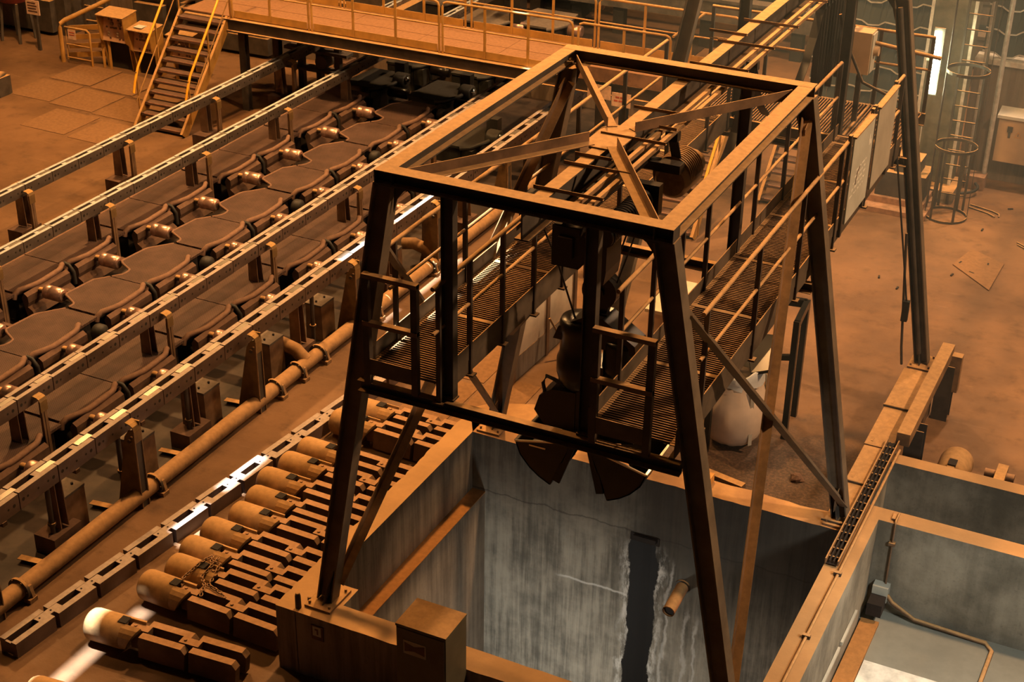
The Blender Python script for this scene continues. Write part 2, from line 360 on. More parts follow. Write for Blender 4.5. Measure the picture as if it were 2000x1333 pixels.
class MB:
    """collects shapes and links them as one mesh object"""
    def __init__(s):
        s.v, s.f, s.m, s.sm, s.cur, s.pc, s.p = [], [], [], [], 0, 0, []
    def add(s, vs, fs, smooth=False):
        k = len(s.v)
        s.v += [tuple(p) for p in vs]
        for f in fs:
            s.f.append(tuple(i + k for i in f)); s.m.append(s.cur); s.sm.append(smooth); s.p.append(s.pc)
        return s
    def mat(s, i):
        s.cur = i
        return s
    def box(s, lo, hi):
        s.pc += 1; x0, y0, z0 = lo; x1, y1, z1 = hi
        return s.add([(x0,y0,z0),(x1,y0,z0),(x1,y1,z0),(x0,y1,z0),(x0,y0,z1),(x1,y0,z1),(x1,y1,z1),(x0,y1,z1)],
                     [(0,3,2,1),(4,5,6,7),(0,1,5,4),(1,2,6,5),(2,3,7,6),(3,0,4,7)])
    def bx(s, c, sx, sy, sz):
        return s.box((c[0]-sx/2, c[1]-sy/2, c[2]-sz/2), (c[0]+sx/2, c[1]+sy/2, c[2]+sz/2))
    def frame(s, p0, p1, up):
        p0, p1, up = V(p0), V(p1), V(up)
        d = (p1 - p0).normalized()
        side = d.cross(up)
        if side.length < 1e-5: side = d.cross(V(1, 0, 0))
        side.normalize()
        return p0, p1, d, side, side.cross(d).normalized()
    def sect(s, p0, p1, poly, up=(0,0,1), smooth=False):
        """extrude a closed section (side, up) from p0 to p1"""
        s.pc += 1; p0, p1, d, sd, u = s.frame(p0, p1, up)
        n = len(poly)
        vs = [p0 + sd*a + u*b for a, b in poly] + [p1 + sd*a + u*b for a, b in poly]
        fs = [(i, i+n, (i+1) % n + n, (i+1) % n) for i in range(n)]
        s.add(vs, fs, smooth)
        s.add(vs, [tuple(range(n)), tuple(reversed(range(n, 2*n)))])
        return s
    def bar(s, p0, p1, w, h, up=(0,0,1)):
        return s.sect(p0, p1, [(-w/2,-h/2),(w/2,-h/2),(w/2,h/2),(-w/2,h/2)], up)
    def ibeam(s, p0, p1, W, H, up=(0,0,1), tf=0.014, tw=0.010):
        w, h = W/2, H/2
        return s.sect(p0, p1, [(-w,-h),(w,-h),(w,-h+tf),(tw,-h+tf),(tw,h-tf),(w,h-tf),(w,h),(-w,h),(-w,h-tf),(-tw,h-tf),(-tw,-h+tf),(-w,-h+tf)], up)
    def chan(s, p0, p1, W, H, up=(0,0,1), t=0.009, flip=1):
        w, h = W*flip, H/2
        pl = [(0,-h),(w,-h),(w,-h+t),(t*flip,-h+t),(t*flip,h-t),(w,h-t),(w,h),(0,h)]
        return s.sect(p0, p1, pl if flip > 0 else pl[::-1], up)
    def angle(s, p0, p1, a, t=0.009, up=(0,0,1), flip=1):
        f = flip
        pl = [(0,0),(a*f,0),(a*f,t),(t*f,t),(t*f,a),(0,a)]
        return s.sect(p0, p1, pl if f > 0 else pl[::-1], up)
    def cyl(s, p0, p1, r, n=14, r2=None, caps=True):
        s.pc += 1; r2 = r if r2 is None else r2
        p0, p1, d, sd, u = s.frame(p0, p1, (0,0,1))
        cs = [(math.cos(2*math.pi*i/n), math.sin(2*math.pi*i/n)) for i in range(n)]
        vs = [p0 + sd*(c*r) + u*(q*r) for c, q in cs] + [p1 + sd*(c*r2) + u*(q*r2) for c, q in cs]
        s.add(vs, [(i, i+n, (i+1) % n + n, (i+1) % n) for i in range(n)], True)
        if caps: s.add(vs, [tuple(range(n)), tuple(reversed(range(n, 2*n)))])
        return s
    def lathe(s, p0, axis, prof, n=18, caps=True):
        """prof: list of (distance along axis, radius)"""
        s.pc += 1; p0 = V(p0); d = V(axis).normalized()
        a = d.cross(V(0,0,1))
        if a.length < 1e-4: a = V(1,0,0)
        a.normalize(); b = d.cross(a)
        vs = []
        for t, r in prof:
            for i in range(n):
                q = 2*math.pi*i/n
                vs.append(p0 + d*t + a*(math.cos(q)*r) + b*(math.sin(q)*r))
        fs = []
        for k in range(len(prof)-1):
            for i in range(n):
                fs.append((k*n+i, k*n+(i+1) % n, (k+1)*n+(i+1) % n, (k+1)*n+i))
        s.add(vs, fs, True)
        if caps:
            s.add(vs, [tuple(reversed(range(n))), tuple(range((len(prof)-1)*n, len(prof)*n))])
        return s
    def tube(s, pts, r, n=8, closed=False):
        s.pc += 1; pts = [V(p) for p in pts]
        L = len(pts); vs = []
        up = V(0,0,1)
        for i, p in enumerate(pts):
            if closed: d = pts[(i+1) % L] - pts[i-1]
            else: d = pts[min(i+1, L-1)] - pts[max(i-1, 0)]
            d.normalize()
            sd = d.cross(up)
            if sd.length < 0.05: sd = d.cross(V(1,0.13,0))
            sd.normalize(); u = sd.cross(d)
            for k in range(n):
                q = 2*math.pi*k/n
                vs.append(p + sd*(math.cos(q)*r) + u*(math.sin(q)*r))
        fs = []
        for i in range(L if closed else L-1):
            j = (i+1) % L
            for k in range(n):
                fs.append((i*n+k, j*n+k, j*n+(k+1) % n, i*n+(k+1) % n))
        s.add(vs, fs, True)
        if not closed:
            s.add(vs, [tuple(range(n)), tuple(reversed(range((L-1)*n, L*n)))])
        return s
    def prism(s, pts, ext):
        """planar outline pushed along ext"""
        s.pc += 1; pts = [V(p) for p in pts]; e = V(ext); n = len(pts)
        nrm = V(0,0,0)
        for i in range(n): nrm += pts[i].cross(pts[(i+1) % n])
        if nrm.dot(e) > 0: pts = pts[::-1]
        vs = pts + [p + e for p in pts]
        s.add(vs, [tuple(range(n)), tuple(reversed(range(n, 2*n)))] + [(i, i+n, (i+1) % n + n, (i+1) % n) for i in range(n)])
        return s
    def each(s, name, mats, parent=None):
        """every shape an object of its own"""
        out = []
        for pc in sorted(set(s.p)):
            q = MB(); fs = [i for i, x in enumerate(s.p) if x == pc]
            used = sorted({v for i in fs for v in s.f[i]}); mp = {v: k for k, v in enumerate(used)}
            q.v = [s.v[v] for v in used]
            for i in fs:
                q.f.append(tuple(mp[v] for v in s.f[i])); q.m.append(s.m[i]); q.sm.append(s.sm[i]); q.p.append(0)
            out.append(q.build(name, mats, parent))
        return out
    def build(s, name, mats, parent=None, kind=None, label=None):
        me = bpy.data.meshes.new(name)
        o0 = OFF.get(parent.name, (0,0,0)) if parent else OFF.get('_self', (0,0,0))
        me.from_pydata([(x-o0[0], y-o0[1], z-o0[2]) for x, y, z in s.v], [], s.f)
        if isinstance(mats, str): mats = [mats]
        for m in mats: me.materials.append(MT[m])
        me.polygons.foreach_set('material_index', s.m)
        me.polygons.foreach_set('use_smooth', s.sm)
        me.update()
        o = bpy.data.objects.new(name, me)
        COL.objects.link(o)
        if parent:
            o.parent = parent
            OFF[o.name] = o0
        if kind: o['kind'] = kind
        if label: o['label'] = label
        return o

def thing(name, label, cat, loc=(0,0,0), group=None):
    """an Empty at the thing's base that parents its parts; parts are given in world metres"""
    o = bpy.data.objects.new(name, None)
    o.empty_display_size = 0.2
    o.location = loc
    COL.objects.link(o)
    OFF[o.name] = tuple(loc)
    o['label'] = label; o['category'] = cat
    if group: o['group'] = group
    return o

def single(mb, name, mats, label, cat, base, group=None):
    """a thing that is one mesh, its origin at its base"""
    OFF['_self'] = tuple(base)
    o = mb.build(name, mats)
    OFF.pop('_self')
    o.location = base
    o['label'] = label; o['category'] = cat
    if group: o['group'] = group
    return o

def struct(mb, name, mats, parent=None):
    o = mb.build(name, mats, parent)
    o['kind'] = 'structure'
    return o

KIDS = {}
def index_kids():
    KIDS.clear()
    for o in COL.objects:
        if o.parent: KIDS.setdefault(o.parent.name, []).append(o)

def dup(root, loc, label, group=None, rz=0.0):
    """copy a thing with its parts and sub-parts (mesh data shared)"""
    r = root.copy(); COL.objects.link(r)
    r.location = loc; r.rotation_euler = (0, 0, rz); r['label'] = label
    if group: r['group'] = group
    for ch in KIDS.get(root.name, []):
        c = ch.copy(); COL.objects.link(c); c.parent = r
        for g in KIDS.get(ch.name, []):
            d = g.copy(); COL.objects.link(d); d.parent = c
    return r

def part_copy(src, parent, loc, rot=None):
    c = src.copy(); COL.objects.link(c); c.parent = parent; c.location = loc
    if rot: c.rotation_euler = rot
    return c

ORD = ['first', 'second', 'third', 'fourth', 'fifth', 'sixth', 'seventh', 'eighth', 'ninth', 'tenth', 'eleventh', 'twelfth', 'thirteenth']

# ---------------------------------------------------------------- the setting
m = MB()
def fl(x0, x1, y0, y1, z=0.0, mb=None):
    (mb or m).add([(x0,y0,z),(x1,y0,z),(x1,y1,z),(x0,y1,z)], [(0,1,2,3)])
fl(-60, -2.75, -30, 60); fl(-2.75, 2.7, -30, -0.05); fl(-2.75, 2.7, 4.45, 60); fl(2.7, 40, 6.25, 60); fl(2.7, 40, -30, -6)
struct(m, 'floor', 'floor')
m = MB(); fl(-2.75, 2.7, -0.1, 4.5, -4.2)
struct(m, 'floor_pit', 'concrete')
m = MB(); fl(2.7, 40, -6, 4.9, -0.45); fl(2.5, 40, 4.9, 6.3, -0.75)
struct(m, 'floor_side_pit', 'grey_floor')
m = MB(); m.box((-12.45,-6,0.004), (-6.62,26,0.02)); struct(m, 'floor_lanes', 'bed')

# roof with the two narrow gaps that let the sun through
m = MB()
RZ = 15.6
def slab(x0, x1, y0, y1):
    if x1 - x0 > 1e-4 and y1 - y0 > 1e-4: m.box((x0, y0, RZ), (x1, y1, RZ+0.02))
def strip(xa, xb, holes):
    y = -30
    for y0, y1, xc, wd in holes:
        slab(xa, xb, y, y0); slab(xa, xc-wd/2, y0, y1); slab(xc+wd/2, xb, y0, y1); y = y1
    slab(xa, xb, y, 60)
slab(-60, -11, -30, 60); slab(-8, -5, -30, 60); slab(-3.5, 40, -30, 60)
strip(-11, -8, ((-2.2,-0.47,-8.92,0.20), (-0.22,-0.02,-8.86,0.20), (1.25,1.95,-9.27,0.17), (2.35,3.30,-9.33,0.17), (7.4,8.5,-10.20,0.15), (9.1,10.8,-10.17,0.15), (15.24,15.42,-10.36,0.3)))
strip(-5, -3.5, ((0.45,1.05,-4.47,0.13), (1.18,1.85,-4.45,0.13), (2.2,3.2,-4.42,0.13), (3.95,4.2,-4.40,0.05)))
struct(m, 'ceiling', 'siding')

def edge_pts(p0, p1, n, amp, axis):
    out = []
    for i in range(n+1):
        t = i/n
        p = [p0[0]+(p1[0]-p0[0])*t, p0[1]+(p1[1]-p0[1])*t]
        if 0 < i < n: p[axis] += random.uniform(-amp, amp)
        out.append(tuple(p))
    return out
ZT = 0.9
# left pit wall with its broken outer arris
m = MB()
ol = edge_pts((-2.9,-0.15), (-2.93,4.8), 46, 0.018, 0)
m.prism([(x,y,-4.2) for x, y in ol + [(-2.63,4.8), (-2.63,-0.15)]], (0,0,4.2+ZT))
m.box((-2.64,-0.15,-4.2), (-2.20,0.52,ZT))
struct(m, 'wall_left', 'concrete')
m = MB()
m.prism([(x,y,-4.2) for x, y in edge_pts((-2.20,-0.15), (2.5,-0.15), 30, 0.008, 1) + edge_pts((2.5,0.19), (-2.20,0.19), 30, 0.006, 1)], (0,0,4.2+ZT))
struct(m, 'wall_front', 'concrete')
m = MB()
ob = edge_pts((2.5,4.60), (-1.5,4.60), 26, 0.03, 1)
m.prism([(x,y,-4.2) for x, y in edge_pts((-2.63,4.25), (2.5,4.25), 40, 0.010, 1) + ob + [(-1.55,4.95), (-1.75,5.2), (-2.2,5.3), (-2.75,5.05), (-2.95,4.8)]], (0,0,4.2+ZT))
struct(m, 'wall_back', 'pit_back')
m = MB(); m.box((2.50,-8,-4.2), (2.855,4.72,ZT)); m.box((2.25,4.27,-4.2), (2.66,6.5,ZT)); struct(m, 'wall_right', 'concrete_green')
m = MB(); m.box((2.6,4.72,-1.0), (12,5.0,ZT)); struct(m, 'wall_cross', 'concrete_green')
m = MB(); m.box((2.6,6.13,-1.0), (12,6.36,ZT)); struct(m, 'wall_side', 'concrete_green')
m = MB(); m.box((-2.64,0.52,-4.2), (-2.43,4.25,-0.03)); struct(m, 'wall_lower', 'concrete')
m = MB(); m.box((-2.63,0.52,-0.03), (-2.425,4.25,-0.015)); struct(m, 'trim_1', 'ledge')
m = MB(); m.box((2.88,-6,-0.45), (3.11,4.40,-0.40)); struct(m, 'trim_2', 'ledge')

# back wall of the hall: block wall with a cap, dark sheets hung above it
m = MB()
m.box((-40,19.35,0), (-0.6,19.7,0.9)); m.box((0.95,19.35,0), (30,19.7,2.42))
struct(m, 'wall_hall', 'hall_wall')
m = MB(); m.box((0.95,19.28,2.42), (30,19.74,2.52)); struct(m, 'trim_3', 'siding_edge')
wl = thing('wall_sheeting', 'x', 'x'); del wl['label'], wl['category']; wl['kind'] = 'structure'
for k, (x0, x1, zb) in enumerate(((1.05,30,2.55), (-2.4,0.15,0.95))):
    for j in range(9):
        z0 = zb + j*0.47
        pts = []
        x = x0
        i = 0
        while x < x1:
            pts += [(x, 0.0), (x+0.30, 0.02), (x+0.43, 0.10), (x+0.62, 0.10)][0:3]
            x += 0.62; i += 1
        poly_lo = []
        q = MB()
        zz = z0
        xs = x0; row = []
        while xs < min(x1, x0+9.5):
            row += [(xs, 19.42, zz+0.10), (xs+0.25, 19.42, zz+0.075), (xs+0.38, 19.42, zz), (xs+0.60, 19.42, zz+0.02), (xs+0.72, 19.42, zz+0.10)][:4]
            xs += 0.72
        for a, b2 in zip(row[:-1], row[1:]):
            q.add([a, b2, (b2[0], 19.56, zz+0.72), (a[0], 19.58, zz+0.58)], [(0,1,2,3)])
        q.mat(1)
        for a, b2 in zip(row[:-1], row[1:]):
            q.bar((a[0],19.415,a[2]), (b2[0],19.415,b2[2]), 0.022, 0.026)
        q.build('sheet', ['siding','siding_edge'], wl)
m = MB(); m.box((-60,27.5,0), (40,27.8,15.6)); struct(m, 'wall_far', 'siding')

# floor plates: chequer plates and a loose sheet are pieces of the floor
def floor_plate(name, pts, z, mat):
    q = MB(); q.prism([(x,y,0.002) for x, y in pts], (0,0,z)); o = q.build(name, mat, bpy.data.objects['floor']); return o
for k, (x, y) in enumerate(((-19.6,15.2), (-18.3,15.1), (-17.0,15.0), (-19.7,13.9), (-18.4,13.8), (-17.1,13.7), (-18.0,12.4), (-16.6,12.3))):
    floor_plate('floor_plate', [(x,y), (x+1.24,y-0.03), (x+1.24,y+1.17), (x,y+1.20)], 0.008, 'floor_plate')
floor_plate('floor_plate', [(1.82,14.75), (2.62,13.95), (2.66,15.2), (2.0,15.6)], 0.02, 'floor_plate')
for k, (x0, y0) in enumerate(((-4.6,5.2), (-4.6,6.9), (-3.75,5.6))):
    floor_plate('floor_plate', [(x0,y0), (x0+0.8,y0), (x0+0.8,y0+1.6), (x0,y0+1.6)], 0.008, 'floor_plate')

# ---------------------------------------------------------------- crane frame over the pit
ZB = 6.372   # mid height of the top beams
def leg_x(z, s): return s * (1.43 + (6.30 - z) / 5.35 * 0.985)
def crane_leg(root, s, yt, yf, zf, foot=True, zt=6.30):
    m = MB()
    a, b = (leg_x(zt, s), yt, zt), (leg_x(zf, s), yf, zf)
    m.ibeam(a, b, 0.17, 0.20, up=(1,0,0), tf=0.016, tw=0.008)
    o = m.build('leg', 'leg', root)
    m = MB()   # haunch plate under the beam and gusset at the foot
    xi = leg_x(6.3, s) - s*0.09
    m.prism([(xi, yt-0.006, 6.30), (xi - s*0.20, yt-0.006, 6.30), (xi - s*0.10, yt-0.006, 6.24), (xi - s*0.03, yt-0.006, 6.15), (xi + s*0.015, yt-0.006, 6.0)], (0,0.012,0))
    m.build('haunch_plate', 'steel', root)
    if foot:
        m = MB()
        m.box((b[0]-0.17, yf-0.235, zf-0.03), (b[0]+0.17, yf+0.235, zf))
        for dx in (-0.13, 0.13):
            for dy in (-0.18, 0.18):
                m.cyl((b[0]+dx, yf+dy, zf), (b[0]+dx, yf+dy, zf+0.035), 0.016, 6)
        m.build('base_plate', 'steel_brown', root)
        m = MB()
        m.prism([(b[0]-s*0.02, yf-0.16, zf), (b[0]-s*0.02, yf-0.02, zf), (b[0]-s*0.10, yf-0.02, zf+0.42), (b[0]-s*0.10, yf-0.06, zf+0.36), (b[0]-s*0.06, yf-0.12, zf+0.2)], (0.012,0,0))
        m.build('foot_gusset', 'steel', root)
    return b

cf = thing('crane_frame', 'rust-dusted steel portal frame standing over the concrete pit', 'frame', (0, 2.25, 0.93))
YF, YB = 0.085, 4.415
m = MB(); m.ibeam((-1.512,YF,ZB), (1.512,YF,ZB), 0.17, 0.144); m.box((-1.515,0,6.30), (-1.507,0.17,6.444)); m.box((1.507,0,6.30), (1.515,0.17,6.444))
for x in (-1.33, 1.33): m.box((x-0.006,0.004,6.31), (x+0.006,0.166,6.43))
m.build('top_beam', 'steel', cf)
m = MB(); m.ibeam((-1.512,YB,ZB), (1.512,YB,ZB), 0.17, 0.144)
for x in (-1.33, 1.33): m.box((x-0.006,YB-0.08,6.31), (x+0.006,YB+0.08,6.43))
m.build('top_beam', 'steel', cf)
for s in (-1, 1):
    m = MB(); m.ibeam((s*1.427,0.17,ZB-0.001), (s*1.427,4.33,ZB-0.001), 0.17, 0.142); m.build('top_beam', 'steel', cf)
feet = {}
for s in (-1, 1):
    feet[(s,0)] = crane_leg(cf, s, YF, 0.21, 0.93)
    feet[(s,1)] = crane_leg(cf, s, YB, 4.52, 0.93)
# side bracing: two crossing angles between the legs of each side
def leg_pt(s, k, z):
    y = (YF + (6.3-z)/5.37*0.125) if k == 0 else (YB + (6.3-z)/5.37*0.105)
    return V(leg_x(z, s), y, z)
for s in (-1, 1):
    a, b = leg_pt(s,0,5.55), leg_pt(s,1,1.12)
    m = MB(); m.angle(a + V(s*0.02,0.08,0), b + V(s*0.02,-0.06,0), 0.105, 0.010, up=(1,0,0), flip=-1); m.build('side_brace', 'leg', cf)
    a, b = leg_pt(s,1,6.05), leg_pt(s,0,1.12)
    m = MB(); m.angle(a + V(-s*0.04,-0.08,0), b + V(-s*0.04,0.08,0), 0.105, 0.010, up=(1,0,0)); m.build('side_brace', 'steel_brown', cf)
    c = (leg_pt(s,0,3.4) + leg_pt(s,1,3.4))/2
    for z, k in ((5.5,0), (1.25,0), (1.25,1), (5.95,1)):
        q = leg_pt(s,k,z); d = 1 if k == 0 else -1
        m = MB(); m.prism([(q.x, q.y+d*0.05, z-0.16), (q.x, q.y+d*0.05, z+0.12), (q.x, q.y+d*0.20, z+0.04), (q.x, q.y+d*0.20, z-0.14)], (0.010,0,0)); m.build('gusset', 'steel_brown', cf)
# top bracing and its centre plate, just under the beams
for sx, sy, k in ((-1,-1,1), (1,-1,1), (-1,1,1), (1,1,1)):
    y0 = 0.17 if sy < 0 else 4.33
    a, b = V(sx*1.30, y0 - sy*0.06, 6.300), V(sx*0.16, 2.25 + sy*0.24, 6.296)
    m = MB()
    if sy < 0: m.angle(a, b, 0.11, 0.009, up=(0,0,1), flip=-1 if sx > 0 else 1)
    else: m.angle(a, b, 0.11, 0.009, up=(0,0,1), flip=1 if sx > 0 else -1)
    m.build('top_brace', 'steel_brown', cf)
    m = MB(); m.prism([(sx*1.38,y0,6.292), (sx*1.38,y0-sy*0.26,6.292), (sx*1.26,y0-sy*0.26,6.292), (sx*1.14,y0-sy*0.08,6.292), (sx*1.14,y0,6.292)], (0,0,0.010)); m.build('corner_plate', 'steel_brown', cf)
m = MB(); m.prism([(-0.10,2.60,6.284), (-0.20,2.42,6.284), (-0.20,2.08,6.284), (-0.10,1.90,6.284), (0.10,1.90,6.284), (0.20,2.08,6.284), (0.20,2.42,6.284), (0.10,2.60,6.284)], (0,0,0.012))
m.build('centre_plate', 'steel_brown', cf)
# hangers and cross beams that carry the walkways
for s in (-1, 1):
    for y in ((0.065, 4.435) if s > 0 else (0.065,)):
        m = MB(); m.ibeam((s*0.743,y,6.30), (s*0.743,y,4.13), 0.10, 0.13, up=(1,0,0), tf=0.01, tw=0.006)
        m.box((s*0.743-0.075,y-0.06,4.11), (s*0.743+0.075,y+0.06,4.13)); m.build('hanger_post', 'steel', cf)
for y in (0.075, 4.43):
    xl = leg_x(4.05, 1) - 0.09
    m = MB(); m.chan((-xl,y-0.04,4.045), (xl,y-0.04,4.045), 0.085, 0.13); m.build('cross_beam', 'steel', cf)

# the second frame, further along the runway (only its near portal shows)
cf2 = thing('crane_frame', 'far portal frame of the same crane runway, behind the tilted sign boards', 'frame', (0, 9.0, 0.0))
crane_leg(cf2, -1, 8.95, 9.05, 0.25); crane_leg(cf2, 1, 8.95, 9.05, 0.93)
m = MB(); m.ibeam((-1.512,8.95,ZB), (1.512,8.95,ZB), 0.17, 0.144); m.build('top_beam', 'steel', cf2)
for s in (-1, 1):
    m = MB(); m.ibeam((s*0.743,8.95,6.30), (s*0.743,8.95,4.13), 0.12, 0.15, up=(1,0,0), tf=0.01, tw=0.006); m.build('hanger_post', 'steel', cf2)
m = MB(); m.chan((-1.8,8.92,4.045), (1.8,8.92,4.045), 0.085, 0.13); m.build('cross_beam', 'steel', cf2)
m = MB(); pts = [V(leg_x(z,1)-0.02, 8.86 + (6.3-z)/5.35*0.1, z) for z in (6.2, 4.0, 2.0, 1.1)]; m.tube(pts, 0.035, 8); m.build('conduit', 'steel', cf2)
m = MB(); m.box((-2.62,8.85,0), (-2.22,9.30,0.22)); m.build('plinth', 'concrete', cf2)

# ---------------------------------------------------------------- runway girder and the cable track beside it
m = MB(); m.ibeam((0,0.10,6.13), (0,16.0,6.13), 0.15, 0.30, tf=0.016, tw=0.008)
single(m, 'runway_girder', 'steel', 'long dusty I-beam runway hung under the tops of both portal frames', 'girder', (0, 8, 5.98))
ct = thing('cable_track', 'pair of thin rails on cross bars running along the runway girder', 'cable track', (0.41, 8, 6.2))
for x in (0.36, 0.485):
    m = MB(); m.chan((x,0.2,6.235), (x,15,6.235), 0.045, 0.045, flip=-1); m.build('track_rail', 'rail_tube', ct)
for y in (0.66, 1.37, 2.30, 3.22, 4.97, 5.96, 6.97, 8.3, 9.3, 10.4, 11.5, 12.6):
    m = MB(); m.angle((-0.15,y,6.282), (0.57,y,6.282), 0.035, 0.006, flip=-1); m.build('cross_bar', 'steel_brown', ct)
for y, a, b in ((1.64,-0.15,0.25), (6.33,-0.39,0.10), (2.75,0.30,0.52), (9.9,-0.39,0.10)):
    m = MB(); m.angle((a,y,6.282), (b,y,6.282), 0.035, 0.006, flip=-1); m.build('cross_bar', 'steel_brown', ct)

# festoon cables hung from trolleys on the track
fc = thing('festoon_cable', 'black flat cables hung in tight loops from trolleys above the right walkway', 'cable', (0.45, 9.2, 4.9))
def loop(y0, y1, drop, x=0.43, w=0.09):
    m = MB(); n = 12
    for i in range(n):
        def pt(t): return V(x, y0+(y1-y0)*t, 6.16 - drop*(1-abs(2*t-1)**2.6))
        a, b = pt(i/n), pt((i+1)/n)
        m.bar(a, b, w, 0.014, up=(0,1,0.3) if abs(b.z-a.z) > abs(b.y-a.y) else (0,0,1))
    return m
for k in range(9):
    y = 8.55 + k*0.16
    loop(y, y+0.15, 1.15 + 0.12*(k % 3)).build('cable_loop', 'rubber', fc)
    m = MB(); m.box((0.36,y-0.03,6.13), (0.50,y+0.03,6.21)); m.build('trolley', 'black', fc)
fc2 = thing('festoon_cable', 'single black cable loop hanging beside the girder over the stair', 'cable', (0.43, 6.7, 5.2))
loop(5.6, 8.55, 1.0, w=0.11).build('cable_loop', 'rubber', fc2)
m = MB(); m.box((0.36,5.55,6.12), (0.50,5.65,6.22)); m.build('trolley', 'black', fc2)
fc3 = thing('festoon_cable', 'drooping black cable at the near end of the track beside the hoist', 'cable', (0.43, 3.6, 5.2))
loop(2.9, 5.55, 1.05, w=0.11).build('cable_loop', 'rubber', fc3)
m = MB(); m.box((0.36,2.85,6.12), (0.50,2.95,6.22)); m.build('trolley', 'black', fc3)

# ---------------------------------------------------------------- walkways either side of the runway
def walkway(name, label, x0, x1, y1, inner, posts_out, posts_in, out_gap=()):
    s = 1 if x0 > 0 else -1
    root = thing(name, label, 'walkway', ((x0+x1)/2, (y1-0.02)/2, 4.1))
    ZD = 4.28
    # grating in panels: bars across, thin runners along
    y = 0.02; k = 0
    while y < y1-0.05:
        ye = min(y+1.42, y1)
        m = MB(); yy = y+0.02
        while yy < ye-0.02:
            m.bx(((x0+x1)/2, yy, ZD-0.014), x1-x0-0.03, 0.013, 0.028); yy += 0.0425
        for i in range(3):
            m.bx((x0+0.10+i*(x1-x0-0.20)/2, (y+ye)/2, ZD-0.032), 0.008, ye-y-0.03, 0.012)
        m.build('grating', 'grating', root, kind='stuff')
        m = MB(); m.bx(((x0+x1)/2, ye-0.012, ZD-0.012), x1-x0-0.02, 0.05, 0.026); m.build('joint_bar', 'kick', root)
        y = ye; k += 1
    for x, f in ((x0, 1), (x1, -1)):
        m = MB(); m.chan((x,0.0,4.20), (x,y1,4.20), 0.06, 0.15, flip=f); m.build('side_channel', 'kick', root)
        m = MB(); m.box((x-0.005,0.0,4.275), (x+0.005,y1,4.45)); m.build('toe_plate', 'kick', root)
    for x, ys in ((x0, posts_in if s > 0 else posts_out), (x1, posts_out if s > 0 else posts_in)):
        lo, hi = ys[0], ys[-1]
        for yp in ys:
            m = MB(); m.bx((x,yp,4.75), 0.05, 0.036, 1.32); m.bx((x,yp,4.10), 0.12, 0.09, 0.02); m.build('rail_post', 'post', root)
        for z, r in ((5.41,0.024), (4.92,0.019)):
            m = MB(); m.tube([(x,lo-0.12,z), (x,hi,z)], r, 8); m.build('handrail' if z > 5 else 'mid_rail', 'rail_tube', root)
    return root
def end_gate(root, x0, x1):
    for x in (x0+0.035, x1-0.035):
        m = MB(); m.bx((x,-0.03,4.72), 0.07, 0.06, 1.24); m.build('gate_post', 'post', root)
    for z, n in ((5.325,'gate_rail'), (4.80,'gate_rail')):
        m = MB(); m.bx(((x0+x1)/2,-0.035,z), x1-x0, 0.07, 0.045); m.build(n, 'steel_brown', root)
    m = MB(); m.box((x0,-0.055,4.22), (x1,-0.045,4.40)); m.build('gate_toe_plate', 'kick', root)
yo = [0.66, 2.27, 3.84, 5.4, 6.9, 8.45]
wl_ = walkway('walkway', 'left grated catwalk with white sun streaks and a small end gate', -1.68, -0.80, 8.84, None, [0.64, 2.2, 3.75, 5.3, 6.85, 8.4], [-0.05, 0.61, 1.36, 2.14, 2.9, 4.6, 6.2, 7.8, 8.7])
end_gate(wl_, -1.66, -1.04)
wr_ = walkway('walkway', 'right grated catwalk carrying two sign boards on its outer rail', 0.79, 1.68, 8.84, None, yo, [0.74, 1.60, 2.42, 3.25, 5.0, 6.2, 7.4, 8.6])
end_gate(wr_, 0.82, 1.44)
# cross platform joining the two catwalks behind the second frame
pf = thing('platform', 'grated cross platform joining both catwalks behind the back beam', 'platform', (0, 9.6, 4.1))
for i in range(4):
    x0 = -1.66 + i*0.84
    m = MB(); x = x0 + 0.02
    while x < x0+0.82:
        m.bx((x, 9.63, 4.266), 0.014, 1.5, 0.028); x += 0.0425
    m.build('grating', 'grating', pf, kind='stuff')
    m = MB(); m.box((x0-0.01,8.88,4.24), (x0+0.02,10.38,4.285)); m.build('joint_bar', 'kick', pf)
for y in (8.87, 10.39):
    m = MB(); m.chan((-1.7,y,4.18), (1.7,y,4.18), 0.06, 0.19); m.build('side_channel', 'kick', pf)
m = MB(); m.tube([(-1.7,10.4,5.41), (1.68,10.4,5.41)], 0.024); m.build('handrail', 'rail_tube', pf)
m = MB(); m.tube([(-1.7,10.4,4.92), (1.68,10.4,4.92)], 0.02); m.build('mid_rail', 'rail_tube', pf)
for x in (-1.68, -0.8, 0.1, 0.9, 1.66):
    m = MB(); m.bx((x,10.4,4.75), 0.05, 0.036, 1.32); m.build('rail_post', 'post', pf)

sb_ = thing('switch_box', 'small black switch box on the outer rail of the left catwalk', 'switch box', (-1.64,3.7,4.3))
m = MB(); m.box((-1.66,3.55,4.50), (-1.52,3.85,4.82)); m.build('box_body', 'black', sb_)
m = MB(); m.bx((-1.6,3.7,4.39), 0.05, 0.05, 0.22); m.build('box_post', 'post', sb_)
# brackets under the left catwalk
for y in (2.3,):
    m = MB(); m.angle((-0.86,2.2,4.12), (-2.05,4.1,2.6), 0.07, 0.008); 
    single(m, 'knee_brace', 'steel', 'thin slanted strut under the left catwalk near the pit corner', 'strut', (-2.05,4.1,2.6))

